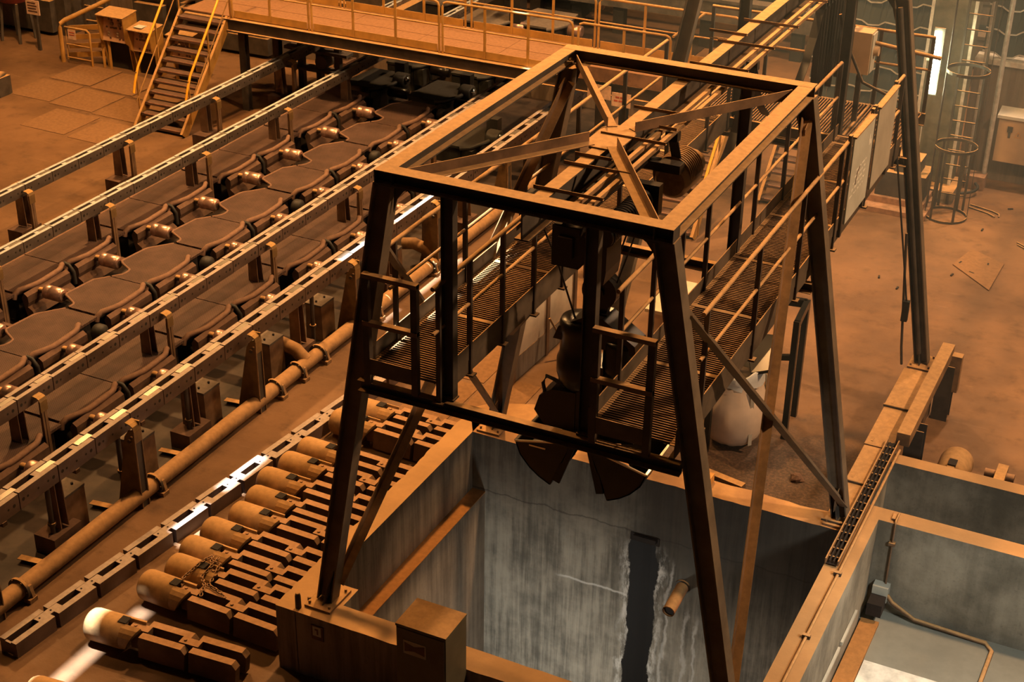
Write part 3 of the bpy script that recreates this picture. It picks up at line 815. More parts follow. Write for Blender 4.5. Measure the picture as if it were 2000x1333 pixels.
# ---------------------------------------------------------------- hoist on the girder
ho = thing('rope_hoist', 'dusty rope hoist with drum and motor slung under the runway girder', 'hoist', (0.1, 2.2, 5.0))
m = MB()
for x in (-0.13, 0.13):
    for y in (1.2, 3.0): m.cyl((x-0.02,y,6.02), (x+0.02,y,6.02), 0.085, 16)
m.each('trolley_wheel', 'black', ho)
m = MB(); m.box((-0.19,1.0,5.84), (-0.16,3.2,6.12)); m.box((0.16,1.0,5.84), (0.19,3.2,6.12)); m.box((-0.35,1.25,5.76), (0.55,1.40,5.86)); m.box((-0.35,2.85,5.76), (0.55,3.0,5.86)); m.each('trolley_bar', 'black', ho)
m = MB(); m.cyl((0.30,1.35,5.58), (0.30,2.45,5.58), 0.12, 24)
for i in range(20): 
    y = 1.40 + i*0.052; m.cyl((0.30,y,5.58), (0.30,y+0.026,5.58), 0.13, 20)
m.build('rope_drum', 'black', ho)
m = MB(); m.lathe((0.42,2.95,5.62), (0,1,0), [(0,0.16),(0.05,0.20),(0.5,0.20),(0.56,0.15),(0.7,0.15),(0.74,0.10)], 20); m.build('motor', 'pipe', ho)
m = MB()
for i in range(9): m.cyl((0.40,3.04+i*0.045,5.66), (0.40,3.062+i*0.045,5.66), 0.222, 20)
m.build('cooling_fins', 'pipe', ho, kind='stuff')
m = MB(); m.box((0.16,2.50,5.40), (0.46,2.62,5.74)); m.build('gearbox', 'black', ho)
m = MB(); m.box((-0.20,1.25,5.22), (0.10,1.60,5.66)); m.box((-0.12,1.21,5.34), (0.04,1.25,5.56)); m.build('terminal_box', 'black', ho)
m = MB(); m.box((0.14,1.5,5.12), (0.30,1.9,5.60)); m.prism([(0.14,1.5,5.12),(0.30,1.5,5.12),(0.28,1.5,4.98),(0.18,1.5,4.98)], (0,0.4,0)); m.build('rope_guide', 'black', ho)
m = MB(); m.lathe((-0.30,1.75,5.80), (1,0,0), [(0,0.12),(0.03,0.15),(0.16,0.15),(0.19,0.12)], 18); m.lathe((-0.36,2.5,5.72), (0,1,0), [(0,0.13),(0.3,0.13),(0.34,0.08)], 16); m.each('sheave', 'steel', ho)
m = MB(); m.tube([(-0.25 + 0.32*math.cos(a), 3.05, 5.80 + 0.30*math.sin(a)) for a in [math.pi*i/10 for i in range(11)]], 0.022, 8); m.build('cable_arch', 'steel', ho)
ends = ((-0.10,1.75), (0.10,1.9), (0.28,2.1), (0.36,2.15))
for (x, y), (tx, tz) in zip(ends, ((-0.10,4.60), (0.0,4.70), (0.10,4.70), (0.16,4.60))):
    m = MB(); m.tube([(x+0.05,y,5.5), (tx,2.1,tz)], 0.010, 6); m.build('wire_rope', 'rope', ho)
m = MB(); m.tube([(-0.42,1.5,5.5), (-0.38,1.8,5.0), (-0.24,2.05,4.2), (-0.2,2.1,4.0)], 0.011, 6); m.build('wire_rope', 'rope', ho)

# ---------------------------------------------------------------- clamshell grab
gr = thing('clamshell_grab', 'greasy black clamshell grab with open jaws hanging over the pit', 'grab', (0, 2.1, 2.15))
Y = 2.1
m = MB(); m.cyl((0.03,Y-0.09,4.62), (0.03,Y+0.09,4.62), 0.20, 26); m.cyl((0.03,Y-0.12,4.62), (0.03,Y+0.12,4.62), 0.06, 14); m.build('pulley_block', 'grab', gr)
m = MB(); m.prism([(-0.10,Y-0.05,4.55), (0.16,Y-0.05,4.55), (0.10,Y-0.05,4.32), (-0.04,Y-0.05,4.32)], (0,0.10,0)); m.box((-0.09,Y-0.08,4.28), (0.13,Y+0.08,4.36)); m.build('shackle', 'grab', gr)
m = MB(); m.prism([(-0.06,Y-0.16,4.34), (0.12,Y-0.16,4.34), (0.50,Y-0.16,4.10), (0.52,Y-0.16,3.98), (-0.46,Y-0.16,3.98), (-0.40,Y-0.16,4.14)], (0,0.32,0)); m.build('head_plate', 'grab', gr)
m = MB(); m.lathe((-0.20,Y,4.22), (0,0,-1), [(0,0.10),(0.0,0.215),(0.05,0.235),(0.14,0.235),(0.16,0.225),(0.42,0.225),(0.50,0.255),(0.66,0.255),(0.78,0.22),(0.90,0.13),(0.93,0.05)], 26); m.build('motor_housing', 'grab', gr)
m = MB(); m.lathe((0.30,Y,4.08), (0,0,-1), [(0,0.08),(0.0,0.20),(0.05,0.21),(0.30,0.21),(0.34,0.215),(0.42,0.19),(0.47,0.10)], 24); m.build('valve_housing', 'grab', gr)
m = MB(); m.box((-0.17,Y-0.16,2.75), (0.15,Y+0.16,3.75)); m.box((0.05,Y-0.13,3.35), (0.42,Y+0.13,3.66)); m.build('body', 'grab', gr)
m = MB(); m.prism([(-0.66,Y-0.17,3.02), (-0.60,Y-0.17,3.22), (-0.46,Y-0.17,3.33), (-0.16,Y-0.17,3.36), (-0.16,Y-0.17,2.86), (-0.54,Y-0.17,2.86)], (0,0.34,0)); m.build('valve_box', 'grab', gr)
m = MB(); m.prism([(0.14,Y-0.15,3.2), (0.45,Y-0.15,3.1), (0.55,Y-0.15,2.88), (0.14,Y-0.15,2.80)], (0,0.30,0)); m.build('valve_box', 'grab', gr)
m = MB(); m.tube([(-0.54,Y-0.12,3.18), (-0.58,Y-0.12,3.36), (-0.54,Y-0.12,3.46), (-0.44,Y-0.12,3.44), (-0.30,Y-0.12,3.38), (-0.16,Y-0.12,3.42)], 0.022, 8); m.build('hydraulic_hose', 'rubber', gr)
def jaw(s):
    m = MB(); n = 7; x0 = s*0.80
    prof = [(s*0.80,2.66), (s*0.74,2.50), (s*0.62,2.36), (s*0.50,2.27), (s*0.36,2.20), (s*0.24,2.45), (s*0.12,2.80)]
    for y in (Y-0.36, Y+0.348):
        m.prism([(x,y,z) for x, z in prof], (0,0.012,0))
    for a, b in zip(prof[:4], prof[1:5]):
        m.prism([(a[0],Y-0.36,a[1]), (b[0],Y-0.36,b[1]), (b[0]-s*0.012,Y-0.36,b[1]+0.012), (a[0]-s*0.012,Y-0.36,a[1]+0.012)], (0,0.72,0))
    m.prism([(s*0.12,Y-0.36,2.80), (s*0.36,Y-0.36,2.20), (s*0.345,Y-0.36,2.205), (s*0.105,Y-0.36,2.80)], (0,0.10,0))
    o = m.build('jaw', 'grab', gr)
    m = MB(); m.bar((s*0.795,Y-0.36,2.67), (s*0.16,Y-0.36,2.815), 0.02, 0.02); m.bar((s*0.795,Y-0.36,2.67), (s*0.795,Y+0.36,2.67), 0.03, 0.02); m.build('jaw_lip', 'shiny', o)
    m = MB(); m.bar((s*0.06,Y-0.30,2.95), (s*0.27,Y-0.37,2.28), 0.09, 0.03, up=(0,1,0)); m.build('jaw_arm', 'grab', o)
jaw(-1); jaw(1)
m = MB(); m.box((-0.62,Y-0.37,2.655), (-0.42,Y+0.1,2.675)); m.build('worn_plate', 'shiny', gr)

# ---------------------------------------------------------------- chain rails of the runout table
def link_mesh(wd, h, L, mats, holes=True):
    """one link: two side plates, bored, with a bright spacer block between them"""
    m = MB(); t = wd*0.31
    for s in (-1, 1):
        xc = s*(wd-t)/2
        m.mat(0); m.box((xc-t/2,0.008,-h), (xc+t/2,L-0.008,0))
        if holes and s > 0:
            m.mat(1)
            for yy, r in ((0.07,0.026),(0.15,0.017),(0.34,0.017),(0.52,0.017),(0.62,0.026)):
                m.cyl((wd/2+0.0015,yy,-h*0.52), (wd/2-0.004,yy,-h*0.52), r, 8)
    m.mat(0); m.box((-wd/2+t,0.40,-h*0.95), (wd/2-t,L-0.05,-0.014))
    m.mat(1); m.box((-wd/2+t,0.0,-h*0.9), (wd/2-t,0.40,-h*0.55))
    o = m.build('link', mats)
    return o
def chain_rail(name, label, x, y0, y1, zt, wd, h, L, mats, group, zero_bar=True):
    root = thing(name, label, 'rail', (x, (y0+y1)/2, zt-h), group)
    proto = link_mesh(wd, h, L, mats)
    sp = MB(); sp.box((-wd*0.17,-0.22,-0.05), (wd*0.17,0.06,-0.004)); sp = sp.build('spacer_block', 'shiny')
    n = int((y1-y0)/L)
    for i in range(n):
        loc = (0, y0+i*L - (y0+y1)/2, h + random.uniform(-0.004,0.004))
        o = proto if i == 0 else proto.copy()
        if i: COL.objects.link(o)
        o.parent = root; o.location = loc; o.rotation_euler = (0, 0, random.uniform(-0.004,0.004))
        b = sp if i == 0 else sp.copy()
        if i: COL.objects.link(b)
        b.parent = root; b.location = loc
    return root
chain_rail('chain_rail', 'outermost link rail at left, above the bare floor, its near end lit pale', -13.36, 4.6, 24, 1.30, 0.20, 0.20, 0.715, ['link_sky_sheen','hole'], None)
chain_rail('chain_rail', 'second link rail from the left, beside the first mesh-covered lane', -11.70, 3.4, 24, 1.30, 0.20, 0.20, 0.715, ['link_sky_sheen','hole'], None)
chain_rail('chain_rail', 'third link rail from the left, between the middle and right roller lanes', -8.27, -0.6, 20, 1.30, 0.225, 0.21, 0.715, ['link','hole'], None)
chain_rail('chain_rail', 'fourth link rail, nearest the long floor pipe, heaviest links', -6.73, -1.6, 20, 1.30, 0.26, 0.24, 0.715, ['link','hole'], None)

# brackets with a hooked top that steady the rails; the one by the pipe straddles it
def hook_bracket():
    root = thing('hook_bracket', '', 'bracket', (0,0,0), 'hooked brackets steadying the link rails')
    m = MB()
    for y in (-0.065, 0.065):
        m.prism([(0.02,y-0.006,0), (0.05,y-0.006,0), (0.03,y-0.006,1.22), (-0.05,y-0.006,1.22), (-0.13,y-0.006,1.10), (-0.36,y-0.006,0)], (0,0.012,0))
    m.each('gusset_plate', 'bracket', root)
    m = MB(); m.bar((0.035,0,0), (0.022,0,1.16), 0.15, 0.012, up=(1,0,0)); m.build('front_plate', 'steel', root)
    m = MB(); 
    for y in (-0.07, 0.07): m.bar((0.045,y,0.02), (0.03,y,1.18), 0.014, 0.02, up=(1,0,0))
    m.each('edge_strip', 'pipe', root)
    m = MB(); pts = [(0.035,1.02), (0.035,1.20), (0.02,1.27), (-0.02,1.30), (-0.10,1.315)]
    for a, b in zip(pts[:-1], pts[1:]): m.bar((a[0],0,a[1]), (b[0],0,b[1]), 0.15, 0.012, up=(1,0,1))
    m.box((-0.10,0.055,1.20), (0.035,0.075,1.315))
    m.build('hook', 'bracket', root)
    m = MB(); m.cyl((0.0,-0.10,1.12), (0.0,0.10,1.12), 0.022, 8); m.cyl((-0.05,-0.09,1.05), (-0.05,0.09,1.05), 0.03, 8); m.each('pivot_pin', 'steel', root)
    return root
hb = hook_bracket()
index_kids()
PW = ['nearest', 'second', 'third', 'fourth', 'fifth', 'sixth', 'seventh']
def place_brackets(xr, ys, where, proto=None):
    for i, y in enumerate(ys):
        lab = '%s hooked bracket %s, counted from the camera' % (PW[i], where)
        if proto is not None and i == 0:
            proto.location = (xr, y, 0); proto['label'] = lab
        else: dup(hb, (xr, y, 0), lab, 'hooked brackets steadying the link rails')
place_brackets(-6.39, [-1.0, 1.80, 4.61, 7.42, 10.2, 13.0], 'straddling the long floor pipe', hb)
def slim_bracket():
    root = thing('hook_bracket', '', 'bracket', (0,0,0), 'hooked brackets steadying the link rails')
    m = MB(); m.prism([(-0.055,-0.006,0), (0.055,-0.006,0), (0.045,-0.006,1.12), (-0.045,-0.006,1.12)], (0,0.012,0)); m.build('gusset_plate', 'steel_brown', root)
    m = MB(); m.bar((0.045,0,0), (0.03,0,1.14), 0.10, 0.012, up=(1,0,0)); m.build('front_plate', 'steel_brown', root)
    m = MB(); pts = [(0.04,1.0), (0.04,1.16), (0.025,1.20), (-0.01,1.22), (-0.08,1.23)]
    for a, b in zip(pts[:-1], pts[1:]): m.bar((a[0],0,a[1]), (b[0],0,b[1]), 0.14, 0.012, up=(1,0,1))
    m.build('hook', 'bracket', root)
    return root
sb = slim_bracket(); index_kids(); hb_wide = hb; hb = sb
place_brackets(-8.06, [-0.95, 1.88, 4.70, 7.52, 10.3, 13.1], 'beside the third link rail', sb)
place_brackets(-11.45, [4.75, 7.58, 10.4, 13.2], 'beside the second link rail')
place_brackets(-13.12, [7.40, 10.22, 13.05, 15.9], 'beside the outermost link rail')

# pedestals with plate stanchions under the rails
def stanchion():
    root = thing('rail_stanchion', '', 'stanchion', (0,0,0), 'plate stanchions under the link rails')
    m = MB(); m.box((-0.17,-0.24,0), (0.17,0.28,0.28)); m.build('pedestal', 'body', root)
    m = MB(); m.prism([(-0.10,-0.02,0.30), (0.10,-0.02,0.30), (0.075,-0.02,1.10), (-0.09,-0.02,1.10)], (0,0.014,0)); m.prism([(-0.06,0.10,0.30), (0.12,0.10,0.30), (0.08,0.10,1.10), (-0.06,0.10,1.10)], (0,0.014,0))
    m.bar((-0.08,0.05,0.30), (-0.08,0.05,1.10), 0.14, 0.012, up=(1,0,0)); m.each('stanchion_plate', 'steel_brown', root)
    m = MB(); m.box((-0.12,-0.06,1.06), (0.11,0.14,1.10)); m.build('head_plate', 'steel', root)
    return root
st = stanchion(); index_kids()
first = True
for xr, ys, where in ((-13.72, [7.75,10.5,13.35,16.2,19.0], 'under the outermost link rail'), (-11.74, [4.5,7.35,10.2,13.0,15.8], 'under the second link rail'),
                      (-8.31, [-1.3,1.6,4.45,7.3,10.1,12.9], 'under the third link rail'), (-6.78, [0.55,3.4,6.2,9.0,11.9], 'under the rail nearest the pipe')):
    for i, y in enumerate(ys):
        lab = '%s yellowish plate stanchion %s, counted from the camera' % (PW[i], where)
        if first: st.location = (xr,y,0); st['label'] = lab; first = False
        else: dup(st, (xr,y,0), lab, 'plate stanchions under the link rails')

# block housings on the floor between the last rail and the pipe
def housing():
    root = thing('bearing_housing', '', 'housing', (0,0,0), 'box housings beside the long floor pipe')
    m = MB(); m.prism([(-0.16,-0.19,0), (0.16,-0.19,0), (0.15,-0.19,0.62), (-0.15,-0.19,0.62)], (0,0.38,0)); m.build('housing_body', 'steel_brown', root)
    m = MB(); m.box((-0.158,-0.195,0.62), (0.155,0.195,0.655)); m.build('lid', 'grey_cover', root)
    m = MB(); m.cyl((0.0,-0.1,0.655), (0.0,-0.1,0.68), 0.018, 6); m.cyl((0.03,0.1,0.655), (0.03,0.1,0.68), 0.018, 6); m.each('lid_bolt', 'hole', root)
    return root
hs = housing(); index_kids()
for i, y in enumerate([-0.95, 0.92, 2.40, 3.93, 5.62, 7.1, 9.35, 11.0]):
    lab = '%s dusty box housing between the last rail and the floor pipe, counted from the camera' % ORD[i]
    if i == 0: hs.location = (-6.90,y,0); hs['label'] = lab
    else: dup(hs, (-6.90,y,0), lab, 'box housings beside the long floor pipe')
for i, y in enumerate([0.1, 1.5, 3.0, 4.6, 6.3]):
    m = MB(); m.chan((-7.0,y,0.03), (-6.62,y+0.05,0.03), 0.10, 0.10); m.cyl((-6.75,y+0.35,0), (-6.75,y+0.35,0.95), 0.035, 8); m.cyl((-6.75,y+0.35,0.40), (-6.75,y+0.35,0.44), 0.055, 8)
    single(m, 'spray_riser', 'steel', '%s dark riser pipe under the rail nearest the pipe, counted from the camera' % ORD[i], 'riser', (-6.75,y+0.35,0), 'riser pipes under the last rail')

# ---------------------------------------------------------------- roller table sections, three lanes
PER = 2.84
def table_section(wavy=True):
    """one section of a lane; x = 0 on the bumper tube, y from 0 to 2.84"""
    root = thing('roller_table', '', 'roller table', (0,0,0), 'mesh-covered roller table sections')
    for k, (a, L) in enumerate(((0.02,1.06), (1.27,1.04))):
        # cover sheet with its wavy left edge
        left = []
        y0c, y1c = (0.02, 1.22) if k == 0 else (1.24, 2.80)
        n = 22
        for i in range(n+1):
            y = y0c + (y1c-y0c)*i/n
            ph = ((y - 0.36) % 1.42)/1.42
            x = -1.03 + 0.06*min(1, ph/0.5) + (0.30*max(0, min(1, (ph-0.45)/0.28)) if ph < 0.86 else 0.30*(1-(ph-0.86)/0.14)) - (0.06 if ph > 0.86 else 0)*(ph-0.86)/0.14
            if not wavy: x = -0.96
            left.append((x, y))
        m = MB()
        pts = [(x,y,0.585) for x, y in left] + [(-0.05,y1c,0.585), (-0.05,y0c,0.585)]
        nn = len(pts)
        m.add(pts + [(p[0],p[1],0.545) for p in pts], [tuple(range(nn))[::-1]] + [(i,(i+1) % nn,(i+1) % nn+nn,i+nn) for i in range(nn)])
        m.build('cover_sheet', 'mesh', root)
        m = MB(); m.tube([(x,y,0.578) for x, y in left], 0.022, 6); m.build('cover_edge', 'tube', root)
        # bent bumper tube
        m = MB()
        p = [(-0.10,a-0.03,0.47), (-0.095,a+0.0,0.555), (-0.07,a+0.08,0.60), (0.02,a+0.26,0.615), (0.055,a+0.38,0.62), (0.06,a+0.52,0.625), (0.05,a+L-0.14,0.635), (0.035,a+L-0.08,0.645), (-0.015,a+L,0.66), (-0.02,a+L+0.035,0.66)]
        m.tube(p, 0.046, 10); m.build('bumper_tube', 'tube', root)
        m = MB()   # trough body below the tube, pressed sheet with a lip
        prof = [(0.08,0.60), (0.15,0.55), (0.16,0.44), (0.13,0.36), (0.22,0.30), (0.26,0.22), (0.10,0.18), (0.02,0.50)]
        m.prism([(x,a+0.02,z) for x, z in prof], (0,L-0.02,0)); m.build('trough', 'body', root)
        # roller with a groove
        yr = 0.33 + k*1.42
        m = MB(); m.lathe((0.30,yr,0.56), (1,0,0), [(0,0.09),(0.0,0.115),(0.02,0.122),(0.10,0.12),(0.115,0.108),(0.13,0.12),(0.33,0.12),(0.36,0.09)], 22); m.build('roller', 'copper', root)
        m = MB(); m.cyl((0.66,yr,0.56), (0.16,yr,0.56), 0.05, 8); m.build('roller_shaft', 'steel', root)
    m = MB(); m.box((0.12,0.80,0.30), (0.66,0.88,0.36)); m.box((0.12,2.22,0.30), (0.66,2.30,0.36)); m.each('cross_member', 'body', root)
    m = MB(); m.tube([(-0.02,1.16,0.66), (0.06,1.17,0.64), (0.14,1.18,0.52), (0.15,1.18,0.30)], 0.035, 8); m.build('hose_elbow', 'rubber', root)
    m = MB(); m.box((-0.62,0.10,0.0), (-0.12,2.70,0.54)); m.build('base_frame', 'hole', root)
    return root
ts = table_section(); ts2 = table_section(False); index_kids()
first = True
for x, ks, lane in ((-11.43, range(-1,4), 'left lane'), (-9.73, range(-2,4), 'middle lane'), (-8.03, range(-3,3), 'right lane')):
    if lane == 'right lane': ks = range(-2,3)
    for i, k in enumerate(ks):
        loc = (x, 5.10 + k*PER, 0)
        lab = '%s mesh-covered roller table section of the %s, counted from the camera' % (ORD[i], lane)
        if lane == 'middle lane' and first: q = ts; ts.location = loc; ts['label'] = lab; first = False
        elif lane == 'left lane' and i == 0: ts2.location = loc; ts2['label'] = lab
        else: q = dup(ts if lane == 'middle lane' else ts2, loc, lab, 'mesh-covered roller table sections')
        if lane == 'middle lane':
            m = MB(); m.lathe((x+0.14,loc[1]+2.52,0.50), (1,0,0), [(0,0.05),(0,0.12),(0.04,0.14),(0.14,0.14),(0.18,0.10),(0.2,0.05)], 18)
            OFF[q.name] = loc; m.build('gear_motor', 'rubber', q)
# oily dark sections under the bridge
def dark_section():
    root = thing('dark_table', '', 'roller table', (0,0,0), 'oily black table sections under the bridge')
    m = MB()
    pts = [(-1.0,0,0), (-0.25,0,0), (-0.12,0.10,0), (0.10,0.62,0), (0.06,1.25,0), (-0.9,1.25,0)]
    m.prism([(x,y,0.60) for x, y, _ in pts], (0,0,0.05)); m.build('cover_sheet', 'dark_cover', root)
    m = MB(); m.tube([(-0.30,-0.02,0.62), (-0.12,0.06,0.63), (0.06,0.42,0.65), (0.10,0.62,0.66)], 0.045, 8); m.build('bumper_tube', 'dark_cover', root)
    m = MB(); m.lathe((-0.02,0.72,0.66), (1,0,0), [(0,0.06),(0,0.17),(0.03,0.19),(0.26,0.19),(0.29,0.16),(0.3,0.05)], 20); m.build('drive_drum', 'dark_cover', root)
    m = MB(); m.lathe((0.30,0.66,0.74), (1,-0.3,0.3), [(0,0.07),(0.02,0.08),(0.05,0.06),(0.06,0.01)], 14); m.build('end_knob', 'chrome', root)
    m = MB(); m.lathe((0.05,0.32,0.52), (1,0,0), [(0,0.05),(0,0.12),(0.45,0.12),(0.47,0.05)], 18); m.build('roller', 'grab', root)
    m = MB(); m.box((-0.98,0.02,0), (-0.30,1.2,0.60)); m.prism([(-0.28,0.02,0.2), (-0.02,0.02,0.2), (-0.04,0.02,0.58), (-0.28,0.02,0.58)], (0,0.3,0)); m.box((-0.15,0.9,0.2), (0.1,1.1,1.0)); m.build('base_frame', 'dark_cover', root)
    return root
dk = dark_section(); index_kids()
for i, (x, y, t) in enumerate(((-11.3,16.6,'left lane beyond the bridge beam'), (-9.6,16.55,'middle lane, at the bridge beam'), (-7.8,14.3,'right lane, behind the frame top'), (-11.2,18.4,'left lane, further back in shade'), (-9.5,18.4,'middle lane, further back in shade'))):
    lab = 'oily black drum section closing the %s' % t
    if i == 0: dk.location = (x,y,0); dk['label'] = lab
    else: dup(dk, (x,y,0), lab, 'oily black table sections under the bridge')
# grey sections beyond the bridge
def grey_section():
    root = thing('grey_table', '', 'roller table', (0,0,0), 'grey table sections beyond the bridge')
    m = MB(); m.prism([(x,y,0.62) for x, y in ((-1.05,0.0), (0.0,0.0), (0.16,0.16), (0.22,0.7), (0.1,1.5), (-1.05,1.5), (-1.2,0.8))], (0,0,0.05)); m.build('cover_sheet', 'grey_cover', root)
    m = MB(); m.tube([(-0.10,-0.03,0.62), (0.10,0.10,0.64), (0.24,0.42,0.66), (0.28,0.72,0.66), (0.24,0.80,0.60)], 0.05, 8); m.build('bumper_tube', 'grey_cover', root)
    m = MB(); m.lathe((0.30,0.5,0.54), (1,0,0), [(0,0.1),(0,0.15),(0.34,0.15),(0.36,0.1)], 18); m.build('roller', 'copper', root)
    m = MB(); m.box((-1.0,0.05,0), (-0.1,1.45,0.62)); m.prism([(-0.08,0.02,0.2),(0.2,0.1,0.2),(0.14,0.1,0.58),(-0.08,0.02,0.58)], (0,0.5,0)); m.build('base_frame', 'rubber', root)
    return root
gs_ = grey_section(); index_kids()
for i, (x, y, t) in enumerate(((-11.3,22.2,'left of the dark post'), (-9.9,22.6,'right of the dark post'), (-13.3,23.2,'left lane beside the big pipe end'), (-12.4,25.2,'far lane with a lit roller'), (-10.4,25.2,'far lane behind the dark post'))):
    lab = 'grey roller table section beyond the bridge, %s' % t
    if i == 0: gs_.location = (x,y,0); gs_['label'] = lab
    else: dup(gs_, (x,y,0), lab, 'grey table sections beyond the bridge')
m = MB(); m.lathe((-14.9,21.7,0.62), (0.4,1,0), [(0,0.34),(0.0,0.40),(1.6,0.40),(1.62,0.34)], 26); m.mat(1); m.cyl((-14.905,21.69,0.62), (-14.90,21.70,0.62), 0.37, 26)
m.mat(0); m.box((-15.1,22.0,0), (-14.4,22.3,0.3)); single(m, 'end_roller', ['grey_cover','hole'], 'big grey drum end lying behind the bridge railing', 'drum', (-14.7,22.3,0))
m = MB(); m.box((-11.05,22.6,0), (-10.75,23.0,2.6)); single(m, 'machine_post', 'rubber', 'dark square post between the two grey sections behind the bridge', 'post', (-10.9,22.8,0))
for k, (y, z, l) in enumerate(((26.0,1.3,'upper'), (24.9,0.75,'lower'))):
    m = MB(); m.box((-16,y,z), (3,y+0.5,z+0.55)); m.box((-16,y-0.03,z+0.5), (3,y,z+0.58))
    single(m, 'long_housing', 'grey_cover', 'long dark %s housing running across behind the bridge' % l, 'housing', (-6.5,y+0.2,z))
for k in range(6):
    m = MB(); m.box((-14.0+k*2.4,25.0,0), (-13.7+k*2.4,25.25,1.3)); single(m, 'housing_leg', 'rubber', '%s dark leg under the long housing behind the bridge, from the left' % ORD[k], 'leg post', (-13.85+k*2.4,25.1,0))

# ---------------------------------------------------------------- the long pipe on the floor
pp = thing('floor_pipe', 'long dusty cast pipe lying on the floor beside the last link rail', 'pipe', (-6.44, 5, 0))
R = 0.115
m = MB(); m.cyl((-6.44,-3,0.16), (-6.44,5.70,0.16), R, 22); m.build('pipe_length', 'pipe', pp)
m = MB(); m.cyl((-6.44,6.30,0.16), (-6.44,9.95,0.16), R, 22); m.build('pipe_length', 'pipe', pp)
m = MB(); m.cyl((-6.44,10.5,0.16), (-6.44,15,0.16), R, 22); m.build('pipe_length', 'pipe', pp)
for y in (5.70, 9.95):
    m = MB(); m.cyl((-6.44,y,0.16), (-6.44,y+0.6,0.16), R*0.96, 20)
    p = [(-6.46,y+0.26,0.20), (-6.62,y+0.24,0.36), (-6.85,y+0.20,0.44), (-7.05,y+0.14,0.42)]
    m.tube(p, R*0.95, 14); m.build('branch_elbow', 'pipe', pp)
for y in (-0.55, 2.10, 5.05, 5.66, 6.30, 9.93, 10.5, 8.0):
    m = MB(); m.cyl((-6.44,y-0.02,0.16), (-6.44,y+0.02,0.16), R+0.045, 20)
    for a in range(6): 
        q = a*math.pi/3; m.cyl((-6.44+math.cos(q)*0.14,y-0.035,0.16+math.sin(q)*0.14), (-6.44+math.cos(q)*0.14,y+0.035,0.16+math.sin(q)*0.14), 0.012, 6)
    m.build('flange', 'steel', pp)
    m = MB(); m.box((-6.58,y-0.03,0.0), (-6.26,y+0.10,0.06)); m.prism([(-6.58,y+0.035,0.06), (-6.27,y+0.035,0.06), (-6.31,y+0.035,0.22), (-6.55,y+0.035,0.22)], (0,0.05,0)); m.build('saddle', 'pipe', pp)

# ---------------------------------------------------------------- slotted chain lying on the floor
def taillink():
    m = MB(); wd, h, L = 0.27, 0.21, 0.66; t = 0.085
    for s in (-1, 1):
        xc = s*(wd-t)/2
        m.box((xc-t/2,0,0), (xc+t/2,L-0.04,h))
    m.box((-0.05,0.45,0.02), (0.05,L+0.16,h-0.004)); m.box((-0.05,-0.0,0.02), (0.05,0.03,h-0.02))
    m.mat(1)
    for yy in (L+0.02, 0.5): m.cyl((0,yy,h-0.006), (0,yy,h+0.001), 0.013, 8)
    return m
fch = thing('floor_chain', 'long slotted link chain lying on the floor beside the pipe, sunlit in places', 'chain', (-5.4, 2.5, 0))
P0, P1 = V(-5.84,-1.42,0), V(-5.10,6.7,0)
dv = (P1-P0); nl = 12; dirv = dv.normalized(); ang = math.atan2(-dirv.x, dirv.y)
o0 = taillink().build('chain_link', ['link','hole'])
sd_ = MB(); sd_.prism([(0.135,0.01,0.015), (0.137,0.01,0.015), (0.137,0.01,0.19), (0.135,0.01,0.19)], (0,0.6,0)); sd_ = sd_.build('side_face', 'link')
for i in range(nl):
    o = o0 if i == 0 else o0.copy()
    if i: COL.objects.link(o)
    p = P0 + dirv*(i*0.685) - V(-5.4,2.5,0)
    o.parent = fch; o.location = (p.x + random.uniform(-0.008,0.008), p.y, 0); o.rotation_euler = (0,0,ang + random.uniform(-0.012,0.012))
bpy.data.objects.remove(sd_)

# ---------------------------------------------------------------- round-nosed heads with slotted tails, laid in a row
def head_and_tail(n_links=3):
    root = thing('bar_head', '', 'bar head', (0,0,0), 'round-nosed heads laid beside the pit')
    R = 0.20
    m = MB()   # nose along +x from 0; cylinder cut away to two cheeks
    prof = [(0.0,0.10),(0.012,0.165),(0.04,0.19),(0.09,R),(0.52,R),(0.53,R*0.9)]
    m.lathe((0,0,R), (1,0,0), prof, 28)
    m.build('nose', 'mandrel', root)
    m = MB()   # two curved cheeks carry on from the nose either side of the first link
    for s in (-1, 1):
        n = 7; q0 = []
        for k in range(n):
            a = math.radians(-25 + 97*k/(n-1))
            x1 = 0.60 + 0.17*k/(n-1)
            q0.append((a, x1))
        vs = []
        for a, x1 in q0:
            for rr in (R*0.995, R*0.70):
                for xx in (0.52, x1): vs.append((xx, s*rr*math.cos(a), R + rr*math.sin(a)))
        fs = []
        for k in range(n-1):
            b = 4*k; c2 = 4*(k+1)
            fs += [(b,b+1,c2+1,c2), (b+2,c2+2,c2+3,b+3), (b+1,b+3,c2+3,c2+1)]
        fs += [(0,2,3,1), (4*n-4,4*n-3,4*n-1,4*n-2)]
        m.pc += 1
        m.add(vs, fs, False)
    m.each('cheek', 'mandrel', root)
    m = MB(); m.box((0.45,-0.06,R*1.9), (0.56,0.06,R*2.005)); m.build('slot', 'hole', root)
    x = 0.60
    for k in range(n_links):
        L = 0.70
        m = MB(); m.box((x,-0.055,0.06), (x+0.26,0.055,0.355)); m.cyl((x+0.06,0,0.355), (x+0.06,0,0.37), 0.02, 8); m.build('coupling', 'mandrel_link', root)
        m = MB()
        for s in (-1, 1):
            y0, y1 = sorted((s*0.065, s*0.165))
            m.prism([(x+0.17,y0,0.04), (x+0.20,y0,0.345), (x+0.17+L-0.10,y0,0.345), (x+0.17+L-0.05,y0,0.28), (x+0.17+L-0.08,y0,0.04)], (0,y1-y0,0))
        m.each('tail_link', 'mandrel_link', root)
        x += L - 0.02
    return root
hd = head_and_tail(2); index_kids()
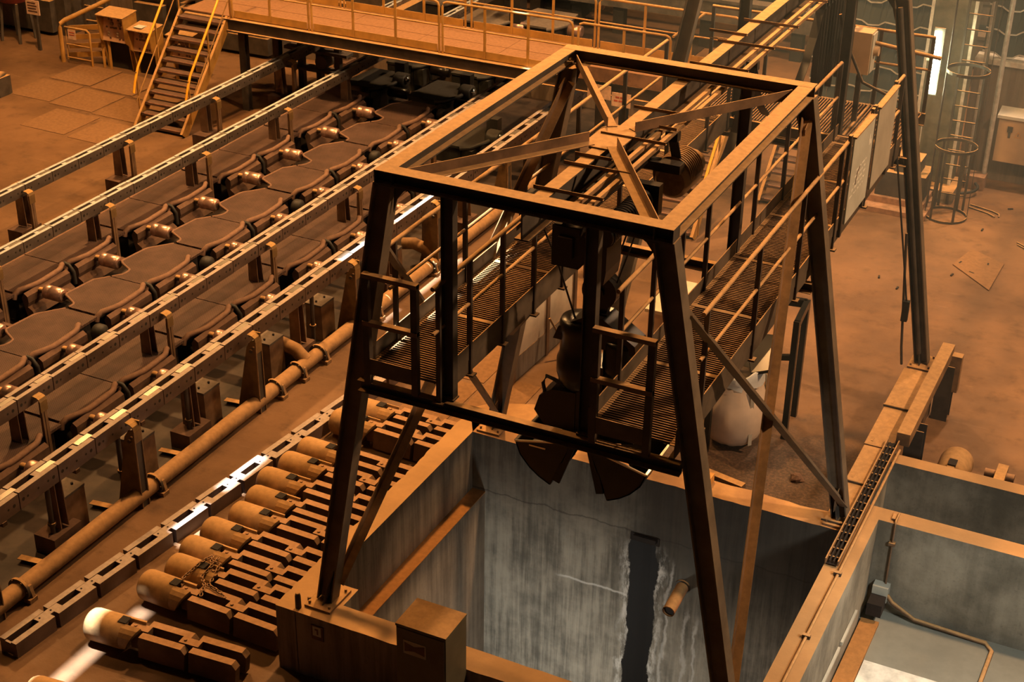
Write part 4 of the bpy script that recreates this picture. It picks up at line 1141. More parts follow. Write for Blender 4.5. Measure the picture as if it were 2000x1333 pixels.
rows = [(-5.12,0.21,-0.02,'nearest the sunlit floor patch, chain heap on its tail'), (-5.02,0.64,-0.03,'second from the near end, half under the rusty chain'), (-5.10,1.04,-0.02,'third from the near end, with a chipped nose'),
        (-5.10,1.50,-0.03,'fourth from the near end'), (-5.00,1.96,-0.02,'fifth from the near end, set back a little'), (-5.02,2.38,-0.03,'sixth from the near end, left of the frame leg'), (-5.14,2.83,-0.02,'seventh from the near end'),
        (-5.10,3.30,-0.03,'eighth from the near end, left of the frame leg'), (-5.08,3.74,-0.02,'ninth from the near end, last before the gap in the row'), (-5.10,4.62,-0.03,'tenth from the near end, beyond the gap, its nose shining'), (-5.05,5.05,-0.02,'last at the far end, behind the frame leg')]
for i, (x, y, rz, t) in enumerate(rows):
    lab = 'round-nosed bar head, %s' % t
    loc = (x + random.uniform(-0.015,0.015), y, 0)
    if i == 0: hd.location = loc; hd.rotation_euler = (0,0,rz); hd['label'] = lab
    else: dup(hd, loc, lab, 'round-nosed heads laid beside the pit', rz + random.uniform(-0.012,0.012))
dup(hd, (-5.21,-0.70,0), 'loose bar head apart from the row, its nose in a white sun patch', 'round-nosed heads laid beside the pit', 0.07)
m = MB(); m.lathe((-5.02,-1.95,0.19), (0.98,0.1,0), [(0.0,0.10),(0.012,0.165),(0.04,0.18),(0.09,0.19),(0.9,0.19)], 26)
single(m, 'pipe_stub', 'mandrel', 'rounded stub cut off by the bottom edge beside the sun patch', 'stub', (-5.0,-1.9,0))
# rusty chain thrown over the first two tails
chn = thing('rusty_chain', 'small heap of rusty chain thrown over the first two bar head tails', 'chain', (-4.35,0.45,0.36))
def chain_run(pts, n):
    pts = [V(p) for p in pts]
    seg = [(pts[i+1]-pts[i]).length for i in range(len(pts)-1)]; tot = sum(seg)
    for i in range(n):
        d = tot*(i+0.5)/n; k = 0
        while k < len(seg)-1 and d > seg[k]: d -= seg[k]; k += 1
        t = (pts[k+1]-pts[k]).normalized(); p = pts[k] + t*d
        nrm = t.cross(V(0,0,1)); nrm.normalize()
        if i % 2: nrm = nrm.cross(t)
        m = MB(); q = [p + t*(math.cos(a)*0.034) + nrm*(math.sin(a)*0.019) for a in [2*math.pi*j/8 for j in range(8)]]
        m.tube(q, 0.0075, 5, closed=True); m.build('chain_loop', 'mandrel_link', chn)
chain_run([(-4.52,0.86,0.40), (-4.55,0.66,0.43), (-4.60,0.46,0.38), (-4.58,0.30,0.40), (-4.48,0.12,0.30)], 18)
chain_run([(-4.44,0.84,0.40), (-4.40,0.66,0.42), (-4.42,0.46,0.37), (-4.28,0.32,0.39), (-4.20,0.14,0.37)], 17)
chain_run([(-4.52,0.82,0.41), (-4.44,0.70,0.43), (-4.34,0.74,0.40), (-4.30,0.56,0.37), (-4.24,0.36,0.37), (-4.02,0.30,0.37), (-3.92,0.24,0.37)], 19)

# ---------------------------------------------------------------- yellow footbridge over the lanes
BZ = 2.2
br = thing('footbridge', 'dusty yellow footbridge with pipe railings crossing above the roller lanes', 'footbridge', (-9.5, 16.2, 1.85))
x = -15.6
while x < -4.2:
    xe = min(x+1.9, -4.1)
    for j in range(4):
        m = MB(); m.box((x+0.004, 15.36+j*0.44, BZ-0.03), (xe-0.004, 15.36+j*0.44+0.432, BZ - (0.004 if j % 2 else 0))); m.build('deck_plate', 'deck', br)
    x = xe
m = MB(); m.ibeam((-14.45,15.30,2.04), (-4.1,15.30,2.04), 0.16, 0.27); m.build('edge_beam', 'steel', br)
m = MB(); m.ibeam((-15.7,17.15,2.04), (-3.2,17.15,2.04), 0.16, 0.27); m.build('edge_beam', 'steel', br)
for i in range(8):
    m = MB(); m.ibeam((-14.3+i*1.4,15.35,2.05), (-14.3+i*1.4,17.1,2.05), 0.10, 0.18); m.build('cross_joist', 'steel', br)
def rail_panel(x0, x1, y, h=1.06, nmid=1):
    m = MB(); r = 0.05
    m.tube([(x0,y,BZ-0.06), (x0,y,BZ+h-0.10), (x0+0.03,y,BZ+h-0.03), (x0+0.10,y,BZ+h), (x1-0.10,y,BZ+h), (x1-0.03,y,BZ+h-0.03), (x1,y,BZ+h-0.10), (x1,y,BZ-0.06)], 0.026, 8)
    m.build('rail_frame', 'yellow_dusty', br)
    m = MB(); m.tube([(x0,y,BZ+0.56), (x1,y,BZ+0.56)], 0.018, 6); m.build('mid_rail', 'yellow_dusty', br)
    for i in range(nmid):
        xx = x0 + (x1-x0)*(i+1)/(nmid+1)
        m = MB(); m.bx((xx,y,BZ+h/2), 0.05, 0.03, h); m.build('baluster', 'yellow_dusty', br)
    m = MB(); m.box((x0+0.05,y-0.006,BZ), (x1-0.05,y+0.006,BZ+0.16)); m.build('toe_board', 'yellow_dusty', br)
for x0, x1, n in ((-14.25,-12.28,1), (-12.20,-9.12,2), (-9.04,-6.14,2), (-6.02,-4.10,1)):
    rail_panel(x0, x1, 15.33, 1.06, n)
for x0, x1, n in ((-15.5,-12.6,2), (-12.5,-9.45,2), (-9.30,-6.42,2), (-6.34,-3.3,2)):
    rail_panel(x0, x1, 17.13, 1.06, n)
m = MB(); m.tube([(-4.06,15.33,BZ+1.06), (-4.06,17.1,BZ+1.06)], 0.026, 8); m.build('end_rail', 'yellow_dusty', br)
for x, y in ((-14.2,15.6), (-14.2,16.9), (-5.6,15.6), (-5.6,16.9)):
    m = MB(); m.ibeam((x,y,0), (x,y,1.9), 0.16, 0.16, up=(0,1,0)); m.build('column', 'steel', br)

def stair(name, label, x0, x1, yf, yt, zt, n, rail_mat, rails=True, rail_z=(0.95,)):
    root = thing(name, label, 'stair', ((x0+x1)/2, (yf+yt)/2, 0))
    for x in (x0, x1):
        m = MB(); m.chan((x,yf-0.05,0.02), (x,yt,zt-0.02), 0.06 , 0.22, up=(0,0,1), flip=1 if x == x0 else -1); m.build('stringer', 'yellow_dusty', root)
    for i in range(n):
        t = (i+0.5)/n
        y, z = yf + (yt-yf)*t, zt*t
        m = MB(); m.box((x0+0.03,y-0.13,z-0.015), (x1-0.03,y+0.13,z+0.015)); 
        m.box((x0+0.03,y-0.135,z-0.04), (x1-0.03,y-0.125,z+0.017))
        o = m.build('tread', 'body', root)
        q = MB(); q.box((x0+0.12,y-0.137,z+0.004), (x1-0.12,y-0.118,z+0.018)); q.build('nosing', 'copper', o)
    return root
s1 = stair('bridge_stair', 'open-tread stair with two bright yellow handrails up to the footbridge', -15.66, -14.36, 13.50, 15.38, 2.16, 11, 'yellow')
for x in (-15.70, -14.32):
    dy, dz = 1.88, 2.16
    def sp_(t, h): return (x, 13.5+dy*t, dz*t+h)
    m = MB(); m.tube([sp_(0.02,0.72), sp_(0.06,0.86), sp_(0.14,1.0), sp_(0.55,1.0), sp_(1.05,1.02), (x,15.9,BZ+1.06)], 0.028, 8); m.build('handrail', 'yellow', s1)
    m = MB(); m.tube([sp_(0.05,0.45), sp_(1.0,0.5)], 0.016, 6); m.build('mid_rail', 'yellow_dusty', s1)
    for t in (0.10, 0.52, 0.98):
        m = MB(); a = sp_(t,0.02); b = sp_(t,1.0); m.bar(a, b, 0.03, 0.03); m.build('rail_post', 'yellow_dusty', s1)
s2 = stair('crossing_stair', 'stair with a single yellow handrail seen below the cable track', -3.70, -2.75, 13.6, 15.5, 2.2, 10, 'yellow')
m = MB(); m.tube([(-2.70,13.42,0.62), (-2.70,13.46,0.78), (-2.70,13.75,1.12), (-2.70,14.45,1.92)], 0.030, 8); m.build('handrail', 'yellow', s2)
m = MB(); m.tube([(-3.75,15.1,2.72), (-3.75,15.5,3.2), (-3.75,15.6,3.24)], 0.03, 8); m.build('handrail', 'yellow', s2)
for x in (-2.70,):
    for y, z in ((13.6,0.1), (14.5,1.1)):
        m = MB(); m.bar((x,y,z), (x,y,z+0.9), 0.03, 0.03); m.build('rail_post', 'yellow_dusty', s2)
m = MB(); m.tube([(-2.66,13.5,0.5), (-2.66,15.4,2.6)], 0.018, 6); m.build('mid_rail', 'yellow_dusty', s2)
s3 = stair('floor_stair', 'short bluish stair standing behind the right leg of the crane frame', -2.25, -1.55, 15.9, 17.3, 1.5, 7, 'yellow')

# sign boards on the bridge fascia, with a warning triangle
sg = thing('warning_sign', 'warning sign with orange triangle on the footbridge beam', 'sign', (-5.45,15.18,1.98))
m = MB(); m.box((-5.72,15.185,1.84), (-5.22,15.20,2.12)); m.build('sign_plate', 'sign_white', sg)
m = MB(); m.add([(-5.66,15.18,1.88), (-5.44,15.18,1.88), (-5.55,15.18,2.08)], [(0,1,2)]); m.build('warning_triangle', 'warn', sg)
m = MB(); m.add([(-5.565,15.178,1.93), (-5.535,15.178,1.93), (-5.55,15.178,2.02)], [(0,1,2)]); m.build('triangle_mark', 'ink_dark', sg)
sg2 = thing('notice_sign', 'pale notice with two lines of red lettering beside the warning triangle', 'sign', (-5.05,15.18,1.9))
m = MB(); m.box((-5.20,15.185,1.74), (-4.80,15.20,2.02)); m.build('sign_plate', 'sign_white', sg2)
m = MB()
for z, xs in ((1.91, ((-5.12,-5.04),(-5.02,-4.92),(-4.91,-4.88))), (1.84, ((-5.15,-5.07),(-5.05,-4.94),(-4.93,-4.86)))):
    for a, b in xs: m.box((a,15.182,z), (b,15.185,z+0.035))
m.build('lettering', 'ink_red', sg2)
m = MB(); m.box((-6.3,15.20,2.2), (-3.9,15.23,2.46)); single(m, 'fascia_board', 'deck', 'dusty fascia plank of the footbridge above the warning sign', 'fascia', (-5.1,15.21,2.2))
sp2 = thing('spot_lamps', 'pair of small white lamps shining under the footbridge', 'lamp', (-6.0,16.4,1.5))
for x in (-6.10, -5.86):
    m = MB(); m.lathe((x,16.3,1.62), (0.25,-1,0.1), [(0,0.03),(0.05,0.055),(0.07,0.055)], 14); m.build('lamp_glass', 'glow_white', sp2)
m = MB(); m.box((-6.2,16.32,1.45), (-5.76,16.36,1.52)); m.build('lamp_bar', 'steel', sp2)
tb = thing('terminal_cabinet', 'small dusty cabinet with sloping lid beyond the crane frame corner', 'cabinet', (-3.75,11.3,0))
m = MB(); m.box((-3.95,11.1,0), (-3.5,11.5,2.05)); m.build('cabinet_body', 'steel_brown', tb)
m = MB(); m.prism([(-3.99,11.05,2.05), (-3.46,11.05,2.05), (-3.46,11.55,2.25), (-3.99,11.55,2.25)], (0,0,0.02)); m.build('sloping_lid', 'rail_tube', tb)

# ---------------------------------------------------------------- control desks and barrier at the far left
def desk(label, x, y, w, h, lamps):
    root = thing('control_desk', label, 'control desk', (x,y,0))
    m = MB()
    for s in (-1, 1):
        xx = x + s*w/2
        m.prism([(xx,y-0.28,h-0.06), (xx,y+0.25,h), (xx,y+0.25,0), (xx,y-0.02,0), (xx,y-0.10,h*0.45), (xx,y-0.20,h*0.52)], (-s*0.03,0,0))
    m.each('side_panel', 'yellow_dusty', root)
    m = MB(); m.prism([(x-w/2-0.02,y-0.30,h-0.07), (x-w/2-0.02,y+0.27,h), (x-w/2-0.02,y+0.27,h+0.02), (x-w/2-0.02,y-0.30,h-0.05)], (w+0.04,0,0)); m.build('hood', 'rail_tube', root)
    m = MB(); m.prism([(x-w/2+0.03,y-0.14,h*0.50), (x-w/2+0.03,y-0.03,h*0.92), (x-w/2+0.03,y-0.01,h*0.92), (x-w/2+0.03,y-0.12,h*0.50)], (w-0.06,0,0)); o = m.build('control_panel', 'panel_pink', root)
    def pnt(u, v): return (x-w/2+0.06+u*(w-0.12), y-0.142+0.11*v, h*(0.50+0.42*v))
    q = MB()
    for u, v in ((0.2,0.86),(0.32,0.84),(0.62,0.86),(0.8,0.84),(0.92,0.82),(0.12,0.55),(0.3,0.54),(0.38,0.55),(0.46,0.54),(0.54,0.55),(0.72,0.55),(0.3,0.14),(0.72,0.14),(0.86,0.14)):
        a = pnt(u, v); q.bx((a[0],a[1]-0.004,a[2]), 0.05, 0.012, 0.04)
    q.build('push_button', 'ink_dark', o)
    q = MB(); 
    for u, v in ((0.34,0.70),(0.70,0.68)): 
        a = pnt(u, v); q.cyl((a[0],a[1]-0.02,a[2]), (a[0],a[1]+0.01,a[2]), 0.05, 14)
    q.build('rotary_switch', 'steel_brown', o)
    if lamps:
        q = MB()
        for u, v in lamps:
            a = pnt(u, v); q.bx((a[0],a[1]-0.008,a[2]), 0.06, 0.016, 0.045)
        q.build('meter_glass', 'chrome', o)
    m = MB(); m.box((x-w/2+0.04,y+0.05,0), (x+w/2-0.04,y+0.22,h*0.5)); m.build('back_box', 'hole', root)
    return root
desk('taller yellow control desk with pale panel and two meter columns, beside the barrier', -18.52, 16.55, 0.78, 1.42, ((0.22,0.36),(0.22,0.26),(0.62,0.36),(0.62,0.26)))
desk('shorter control desk with a white paper on its hood', -17.66, 16.50, 0.64, 1.20, ())
desk('third control desk half hidden behind the bridge stair', -16.55, 16.55, 0.66, 1.22, ((0.3,0.6),))
m = MB(); m.box((-17.86,16.32,1.19), (-17.62,16.54,1.20)); single(m, 'paper_sheet', 'bag_rim', 'white paper sheet lying on the shorter control desk', 'paper', (-17.74,16.43,1.19))
bp = thing('barrier', 'dusty yellow barrier of sloping planks with a thick rounded pipe frame', 'barrier', (-19.6,16.4,0))
m = MB(); m.tube([(-20.12,16.33,0), (-20.12,16.33,0.85), (-20.10,16.36,0.95), (-20.02,16.42,1.03), (-19.4,16.9,1.36), (-18.2,17.9,2.05)], 0.055, 10); m.build('thick_pipe', 'yellow_dusty', bp)
m = MB(); m.tube([(-19.95,16.33,0.1), (-19.95,16.33,0.90), (-19.3,16.33,0.90), (-19.22,16.33,0.84), (-19.22,16.33,0.0)], 0.028, 8); m.build('gate_frame', 'yellow_dusty', bp)
for z in (0.15, 0.48): 
    m = MB(); m.tube([(-19.95,16.32,z), (-19.22,16.32,z)], 0.018, 6); m.build('gate_bar', 'yellow_dusty', bp)
for i in range(4):
    m = MB(); m.bar((-20.0,16.45+i*0.015,0.16+i*0.22), (-18.95,16.62+i*0.015,0.30+i*0.22), 0.03, 0.12); m.build('plank', 'yellow_dusty', bp)
for x in (-18.95, -18.75):
    m = MB(); m.bar((x,16.45,0), (x-0.05,16.5,1.05), 0.06, 0.06); m.build('post', 'yellow_dusty', bp)
m = MB(); m.box((-19.86,16.30,0.62), (-19.62,16.305,0.86)); o = m.build('notice_plate', 'sign_white', bp)
q = MB(); 
for z in (0.78, 0.72): q.box((-19.82,16.296,z), (-19.66,16.30,z+0.025))
q.build('lettering', 'ink_red', o)
ln = thing('leaning_board', 'small pale notice board on a post at the far left', 'sign', (-21.3,16.8,0))
m = MB(); m.box((-21.45,16.7,0.92), (-21.05,16.73,1.28)); o = m.build('notice_plate', 'sign_white', ln)
q = MB()
for i, z in enumerate((1.20,1.13,1.06,0.99)): q.box((-21.40,16.695,z), (-21.14+0.03*(i % 2),16.70,z+0.03))
q.build('lettering', 'ink_dark', o)
m = MB(); m.box((-21.28,16.74,0), (-21.20,16.80,1.25)); m.build('post', 'steel', ln)
rd = thing('red_drum', 'dull red drum on a dark stand at the top left corner', 'drum', (-22.3,17.2,0))
m = MB(); m.lathe((-22.3,17.2,1.0), (0,0,1), [(0,0.25),(0.02,0.34),(1.0,0.34),(1.02,0.3)], 22); m.build('drum_shell', 'red', rd)
m = MB(); 
for dx, dy in ((-0.25,-0.2),(0.25,-0.2),(0.25,0.2),(-0.25,0.2)): m.bar((-22.3+dx*1.2,17.2+dy*1.4,0), (-22.3+dx,17.2+dy,1.0), 0.06, 0.06)
m.build('stand', 'steel', rd)
dm = thing('motor_block', 'dark dusty motor standing on the floor at the left edge', 'motor', (-19.75,13.75,0))
m = MB(); m.lathe((-20.1,13.7,0.28), (1,0.2,0), [(0,0.2),(0.02,0.26),(0.42,0.26),(0.45,0.18)], 16); m.build('motor_body', 'steel', dm)
m = MB(); m.box((-19.95,13.55,0), (-19.60,13.95,0.44)); m.build('motor_base', 'steel', dm)
# dark machinery behind the barrier and desks
mr = thing('machine_rack', 'tall dark rack with rungs behind the barrier', 'rack', (-20.6,18.3,0))
for x in (-21.1,-20.4):
    m = MB(); m.box((x,18.3,0), (x+0.07,18.38,3.2)); m.build('upright', 'steel', mr)
for i in range(7):
    m = MB(); m.tube([(-21.05,18.34,0.4+i*0.38), (-20.38,18.34,0.4+i*0.38)], 0.025, 6); m.build('rung', 'steel_brown', mr)
for i, (x0, x1, y, h, t) in enumerate(((-26,-21.4,18.0,2.6,'low dark'), (-20.2,-18.8,19.2,2.4,'middle dark'), (-18.6,-15.5,19.0,1.5,'long low'), (-16.0,-13.0,20.4,2.0,'right-hand dark'))):
    m = MB(); m.box((x0,y,0), (x1,y+1.2,h*0.6)); m.box((x0+0.2,y-0.2,0.1), (x1-0.3,y,h*0.35)); m.box((x0+0.4,y+0.2,h*0.6), (x1-0.5,y+0.9,h))
    m.cyl((x0+0.3,y-0.1,h*0.5), (x1-0.3,y-0.1,h*0.5), 0.12, 12)
    single(m, 'machine_block', 'steel', '%s machine block in shade behind the control desks' % t, 'machine', ((x0+x1)/2,y+0.5,0))
sh = thing('valve_stand', 'dark pipework stand under the stair side of the footbridge', 'stand', (-13.6,17.4,0))
for i, x in enumerate((-14.0,-13.5,-13.0)):
    m = MB(); m.box((x,17.4,0), (x+0.14,17.54,1.6)); m.build('upright', 'steel', sh)
for z in (0.5, 0.95, 1.4):
    m = MB(); m.box((-14.3,17.3,z), (-12.6,17.6,z+0.07)); m.build('shelf', 'grey_cover', sh)
m = MB(); m.cyl((-13.3,17.3,0.75), (-13.3,18.0,0.75), 0.16, 14); m.build('valve', 'grey_cover', sh)
pb = thing('poster_board', 'two tall pale boards standing behind the desks at the top', 'board', (-18.2,18.6,0.4))
for x in (-18.75,-18.25):
    m = MB(); m.box((x,18.55,1.7), (x+0.36,18.58,2.9)); m.build('board_sheet', 'sign_white', pb)

# ---------------------------------------------------------------- things round the pit
cb = thing('label_cabinet', 'green cabinet with a pictogram plate in front of the pit parapet', 'cabinet', (-0.72,-0.42,0))
x0, x1, y0, y1, zt = -1.02, -0.43, -0.63, -0.17, 1.67
m = MB(); m.box((x0,y0,0.05), (x1,y1,zt-0.03)); m.box((x0+0.03,y0+0.03,0), (x1-0.03,y1-0.03,0.05)); m.build('cabinet_body', 'cab_green', cb)
m = MB(); m.box((x0-0.006,y0-0.012,zt-0.03), (x1+0.006,y1+0.004,zt)); m.build('lid', 'cab_green', cb)
m = MB(); m.box((x0+0.015,y0-0.012,0.08), (x1-0.015,y0-0.001,zt-0.05)); o = m.build('door', 'cab_green', cb)
zc = 1.40
q = MB(); q.box((-0.93,y0-0.016,zc-0.09), (-0.66,y0-0.012,zc+0.09)); q.build('pictogram_plate', 'board_old', o)
q = MB(); q.prism([(-0.915,y0-0.0165,zc+0.06), (-0.80,y0-0.0165,zc+0.03), (-0.675,y0-0.0165,zc+0.07), (-0.675,y0-0.0165,zc-0.055), (-0.80,y0-0.0165,zc-0.03), (-0.915,y0-0.0165,zc-0.06)], (0,-0.002,0)); q.build('pictogram', 'ink_dark', o)
m = MB(); m.box((-0.48,y0-0.03,0.85), (-0.46,y0-0.012,1.0)); m.build('handle', 'steel', cb)
pl = thing('number_plate', 'small framed plate with a mark on the outer face of the pit parapet', 'plate', (-2.32,-0.155,0.70))
m = MB(); m.box((-2.42,-0.162,0.60), (-2.26,-0.15,0.80)); m.build('plate_frame', 'ink_dark', pl)
m = MB(); m.box((-2.40,-0.165,0.655), (-2.29,-0.162,0.785)); m.build('plate_face', 'board', pl)
m = MB(); m.box((-2.345,-0.1665,0.68), (-2.325,-0.165,0.76)); m.box((-2.37,-0.1665,0.735), (-2.345,-0.165,0.76)); m.build('plate_mark', 'ink_dark', pl)
m = MB(); m.lathe((-2.64,-0.07,0.90), (0,0,1), [(0,0.036),(0.16,0.034),(0.20,0.026),(0.205,0.018)], 12); single(m, 'anchor_stub', 'steel', 'short round steel stub standing on the near corner of the parapet', 'stub', (-2.64,-0.07,0.9))
m = MB(); m.lathe((-2.60,0.10,0.90), (0,0,1), [(0,0.022),(0.04,0.022),(0.045,0.01)], 8); single(m, 'anchor_bolt', 'steel', 'small bolt end beside the round stub on the parapet', 'bolt', (-2.60,0.10,0.9))
m = MB(); m.lathe((-1.55,-0.55,0.0), (0,0,1), [(0,0.10),(0.2,0.10),(0.21,0.085),(0.02,0.08)], 18); single(m, 'floor_pot', 'rubber', 'black open pot on the floor at the bottom edge left of the cabinet', 'pot', (-1.55,-0.55,0))
sp = thing('outlet_spout', 'rusty outlet pipe sticking out of the pit back wall', 'pipe', (0.55,4.2,-0.7))
m = MB()
a, b = V(0.53,4.30,-0.62), V(0.53,3.72,-0.68)
m.cyl(a, b, 0.085, 22, caps=False); m.cyl(b, a, 0.072, 22, caps=False)
n = 22; m.build('pipe_wall', 'cone_pipe', sp)
m = MB(); m.cyl(b + V(0,0.03,0), b + V(0,0.035,0), 0.073, 22); m.build('pipe_bore', 'hole', sp)
m = MB(); m.cyl(V(0.53,4.25,-0.625), V(0.53,4.225,-0.627), 0.11, 22); m.build('wall_collar', 'steel', sp)
m = MB(); m.box((-0.25,4.235,-0.10), (0.16,4.262,0.02)); m.box((-0.20,4.20,-0.06), (0.12,4.24,0.0)); single(m, 'outlet_sill', 'hole', 'tarry black outlet sill at the head of the tar run', 'sill', (-0.05,4.24,-0.1))
m = MB(); m.box((0.62,4.40,0.9), (0.72,4.60,1.02)); single(m, 'marker_block', 'warn', 'small bright orange block on the back parapet beside the right jaw', 'block', (0.67,4.5,0.9))

# steel cover plates and cable tray on the right-hand parapet
for i, (ya, yb, t) in enumerate(((4.62,5.35,'nearest'), (5.38,6.35,'second'), (6.39,7.5,'third'), (7.52,8.75,'farthest'))):
    m = MB(); m.box((2.26 - 0.012*i, ya, 0.902), (2.60, yb, 0.925 + 0.004*(i % 2))); m.box((2.30,ya+0.1,0.924), (2.33,ya+0.2,0.932))
    single(m, 'cover_plate', 'rail_tube', '%s dusty cover plate on the right parapet beside the cable tray' % t, 'plate', (2.43,(ya+yb)/2,0.902))
for i, y in enumerate((4.35, 5.36, 7.51)):
    m = MB(); m.cyl((2.22,y,0.945), (2.60,y,0.945), 0.022, 10); single(m, 'joint_pipe', 'steel', '%s short dark pipe lying across the right parapet, from the near end' % ORD[i], 'pipe', (2.41,y,0.92))
ty = thing('cable_tray', 'slotted cable tray running along the divider between the pits', 'cable tray', (2.58,5.2,0.93))
for x in (2.515, 2.665):
    m = MB(); m.box((x-0.008,3.48,0.93), (x+0.008,6.55,1.0)); m.build('tray_side', 'rail_tube', ty)
m = MB(); m.box((2.52,3.48,0.93), (2.66,6.55,0.935)); m.build('tray_bed', 'hole', ty)
for i in range(16):
    m = MB(); m.box((2.52,3.6+i*0.185,0.945), (2.66,3.62+i*0.185,0.965)); m.build('tray_rung', 'steel_brown', ty)
for i in range(2):
    m = MB(); m.tube([(2.555+i*0.05,3.5,0.962), (2.55+i*0.05,4.8,0.97), (2.56+i*0.05,6.5,0.962)], 0.013, 6); m.build('tray_cable', 'hole', ty)
cd = thing('conduit_run', 'thin conduit with clips running along the divider top', 'conduit', (2.70,1.2,0.9))
m = MB(); m.tube([(2.70,-1.0,0.92), (2.70,1.5,0.92), (2.71,3.4,0.92), (2.715,6.4,0.945)], 0.018, 8); m.build('conduit_pipe', 'rail_tube', cd)
for y in (0.5, 2.05, 3.35):
    m = MB(); m.box((2.66,y-0.025,0.9), (2.75,y+0.025,0.948)); m.build('pipe_clip', 'steel', cd)
bm = thing('box_girder', 'dusty box beam on legs along the right parapet at the far frame foot', 'beam', (2.75,8.0,0))
m = MB(); m.box((2.62,6.55,0.93), (2.80,9.45,1.12)); m.build('top_beam', 'rail_tube', bm)
for y in (7.15, 9.2):
    m = MB(); m.ibeam((2.78,y,0), (2.78,y,0.93), 0.24, 0.24, up=(0,1,0)); m.build('leg', 'steel', bm)
m = MB(); m.box((2.30,8.72,0), (2.62,9.25,0.9)); m.build('foot_block', 'steel_brown', bm)
m = MB(); m.box((2.70,9.3,0.4), (2.95,9.45,1.0)); m.build('end_plate', 'rail_tube', bm)
pn = thing('pendant_control', 'slim pendant control hanging by the far frame leg', 'pendant', (2.15,8.8,1.5))
m = MB(); m.tube([(1.62,8.8,4.4), (1.98,8.8,2.6), (2.10,8.8,1.98)], 0.014, 6); m.build('pendant_cable', 'rubber', pn)
m = MB(); m.box((2.06,8.76,1.66), (2.15,8.84,1.98)); m.build('pendant_box', 'rubber', pn)
m = MB(); m.tube([(1.95,8.85,3.0), (2.12,8.85,1.2), (2.16,8.85,0.92)], 0.02, 6); m.build('pendant_pole', 'steel', pn)

# castings on the floor behind the side pit
hd2 = thing('bar_head', 'dusty round-nosed head lying nose up behind the side pit parapet', 'bar head', (3.35,7.2,0))
m = MB(); m.lathe((3.33,7.75,0.24), (0,-1,0), [(0,0.06),(0.02,0.17),(0.07,0.22),(0.14,0.235),(0.62,0.235),(0.64,0.2)], 26); m.build('nose', 'mandrel', hd2)
m = MB(); m.box((3.27,7.12,0.43), (3.38,7.28,0.486)); m.build('slot', 'hole', hd2)
m = MB(); m.box((3.27,6.5,0.1), (3.37,7.14,0.46)); m.build('coupling', 'mandrel', hd2)
for x in (3.13, 3.44):
    m = MB(); m.prism([(x,7.02,0.05), (x,7.02,0.33), (x,6.93,0.40), (x,6.42,0.40), (x,6.42,0.05)], (0.10,0,0)); m.build('tail_link', 'mandrel', hd2)
for i, (x, y0, y1, h, t) in enumerate(((3.66,6.45,7.15,0.34,'left'), (3.90,6.45,6.95,0.28,'middle'), (4.10,6.45,6.85,0.30,'right'))):
    m = MB(); m.box((x,y0,0), (x+0.11,y1,h)); m.box((x+0.115,y0+0.05,0.02), (x+0.15,y1-0.1,h*0.7)); single(m, 'slab_casting', 'mandrel', '%s upright slab casting beside the round-nosed head at the side pit' % t, 'casting', (x+0.055,(y0+y1)/2,0))
bl = thing('roller_block', 'small roller block lying on the slab castings at the right', 'roller block', (3.95,7.1,0.3))
m = MB(); m.cyl((3.75,7.35,0.36), (4.15,7.35,0.36), 0.06, 14); m.build('upper_pin', 'mandrel_link', bl)
m = MB(); m.cyl((3.72,7.08,0.34), (4.12,7.08,0.34), 0.07, 14); m.build('lower_pin', 'mandrel_link', bl)
m = MB(); m.box((3.90,6.95,0.28), (4.04,7.5,0.46)); m.build('yoke', 'mandrel', bl)
m = MB(); m.cyl((3.97,6.82,0.30), (3.97,7.0,0.36), 0.06, 12); m.build('nipple', 'hole', bl)
for i in range(4):
    m = MB(); m.box((4.30+0.02*i,6.55+i*0.16,0), (5.3,6.55+i*0.16+0.11,0.12)); m.box((4.65,6.56+i*0.16,0.12), (5.1,6.62+i*0.16,0.16)); single(m, 'flat_casting', 'mandrel', '%s flat toothed bar at the right edge behind the side pit' % ORD[i], 'casting', (4.8,6.6+i*0.16,0))
# side pit fittings
jb = thing('junction_box', 'white junction box on the wall of the side pit', 'junction box', (3.0,4.68,0.05))
m = MB(); m.box((2.93,4.58,-0.22), (3.13,4.72,0.0)); m.build('box_body', 'board', jb)
m = MB(); m.tube([(3.07,4.69,0.0), (3.07,4.69,0.88), (3.07,4.72,0.94), (3.07,4.9,0.95)], 0.014, 6); m.build('conduit', 'steel_brown', jb)
m = MB(); m.box((3.03,4.66,0.60), (3.11,4.72,0.64)); m.box((3.0,4.78,0.9), (3.05,4.92,0.93)); m.build('conduit_clip', 'steel_brown', jb)
m = MB(); m.tube([(3.12,4.62,-0.12), (3.2,4.6,-0.2), (3.5,4.62,-0.38), (4.4,4.62,-0.42), (4.5,4.5,-0.43), (4.48,3.6,-0.43)], 0.03, 8); single(m, 'floor_conduit', 'steel_brown', 'rusty conduit along the foot of the side pit wall', 'conduit', (3.8,4.6,-0.45))
m = MB(); m.box((3.12,2.2,-0.445), (4.05,3.62,-0.425)); single(m, 'white_plate', 'plate_white', 'flaking white sheet lying on the side pit floor', 'sheet', (3.6,2.9,-0.445))
for i, (ya, yb) in enumerate(((3.3,4.0), (1.6,3.2))):
    m = MB(); m.box((2.86,ya,-0.06), (2.89,yb,-0.01)); single(m, 'wall_strip', 'board', '%s pale strip fixed low on the divider in the side pit' % ('upper' if i == 0 else 'lower'), 'strip', (2.87,(ya+yb)/2,-0.06))
m = MB(); m.box((2.93,4.35,-0.30), (3.12,4.60,-0.12)); single(m, 'sump_box', 'hole', 'small dark sump opening below the junction box', 'sump', (3.0,4.45,-0.3))

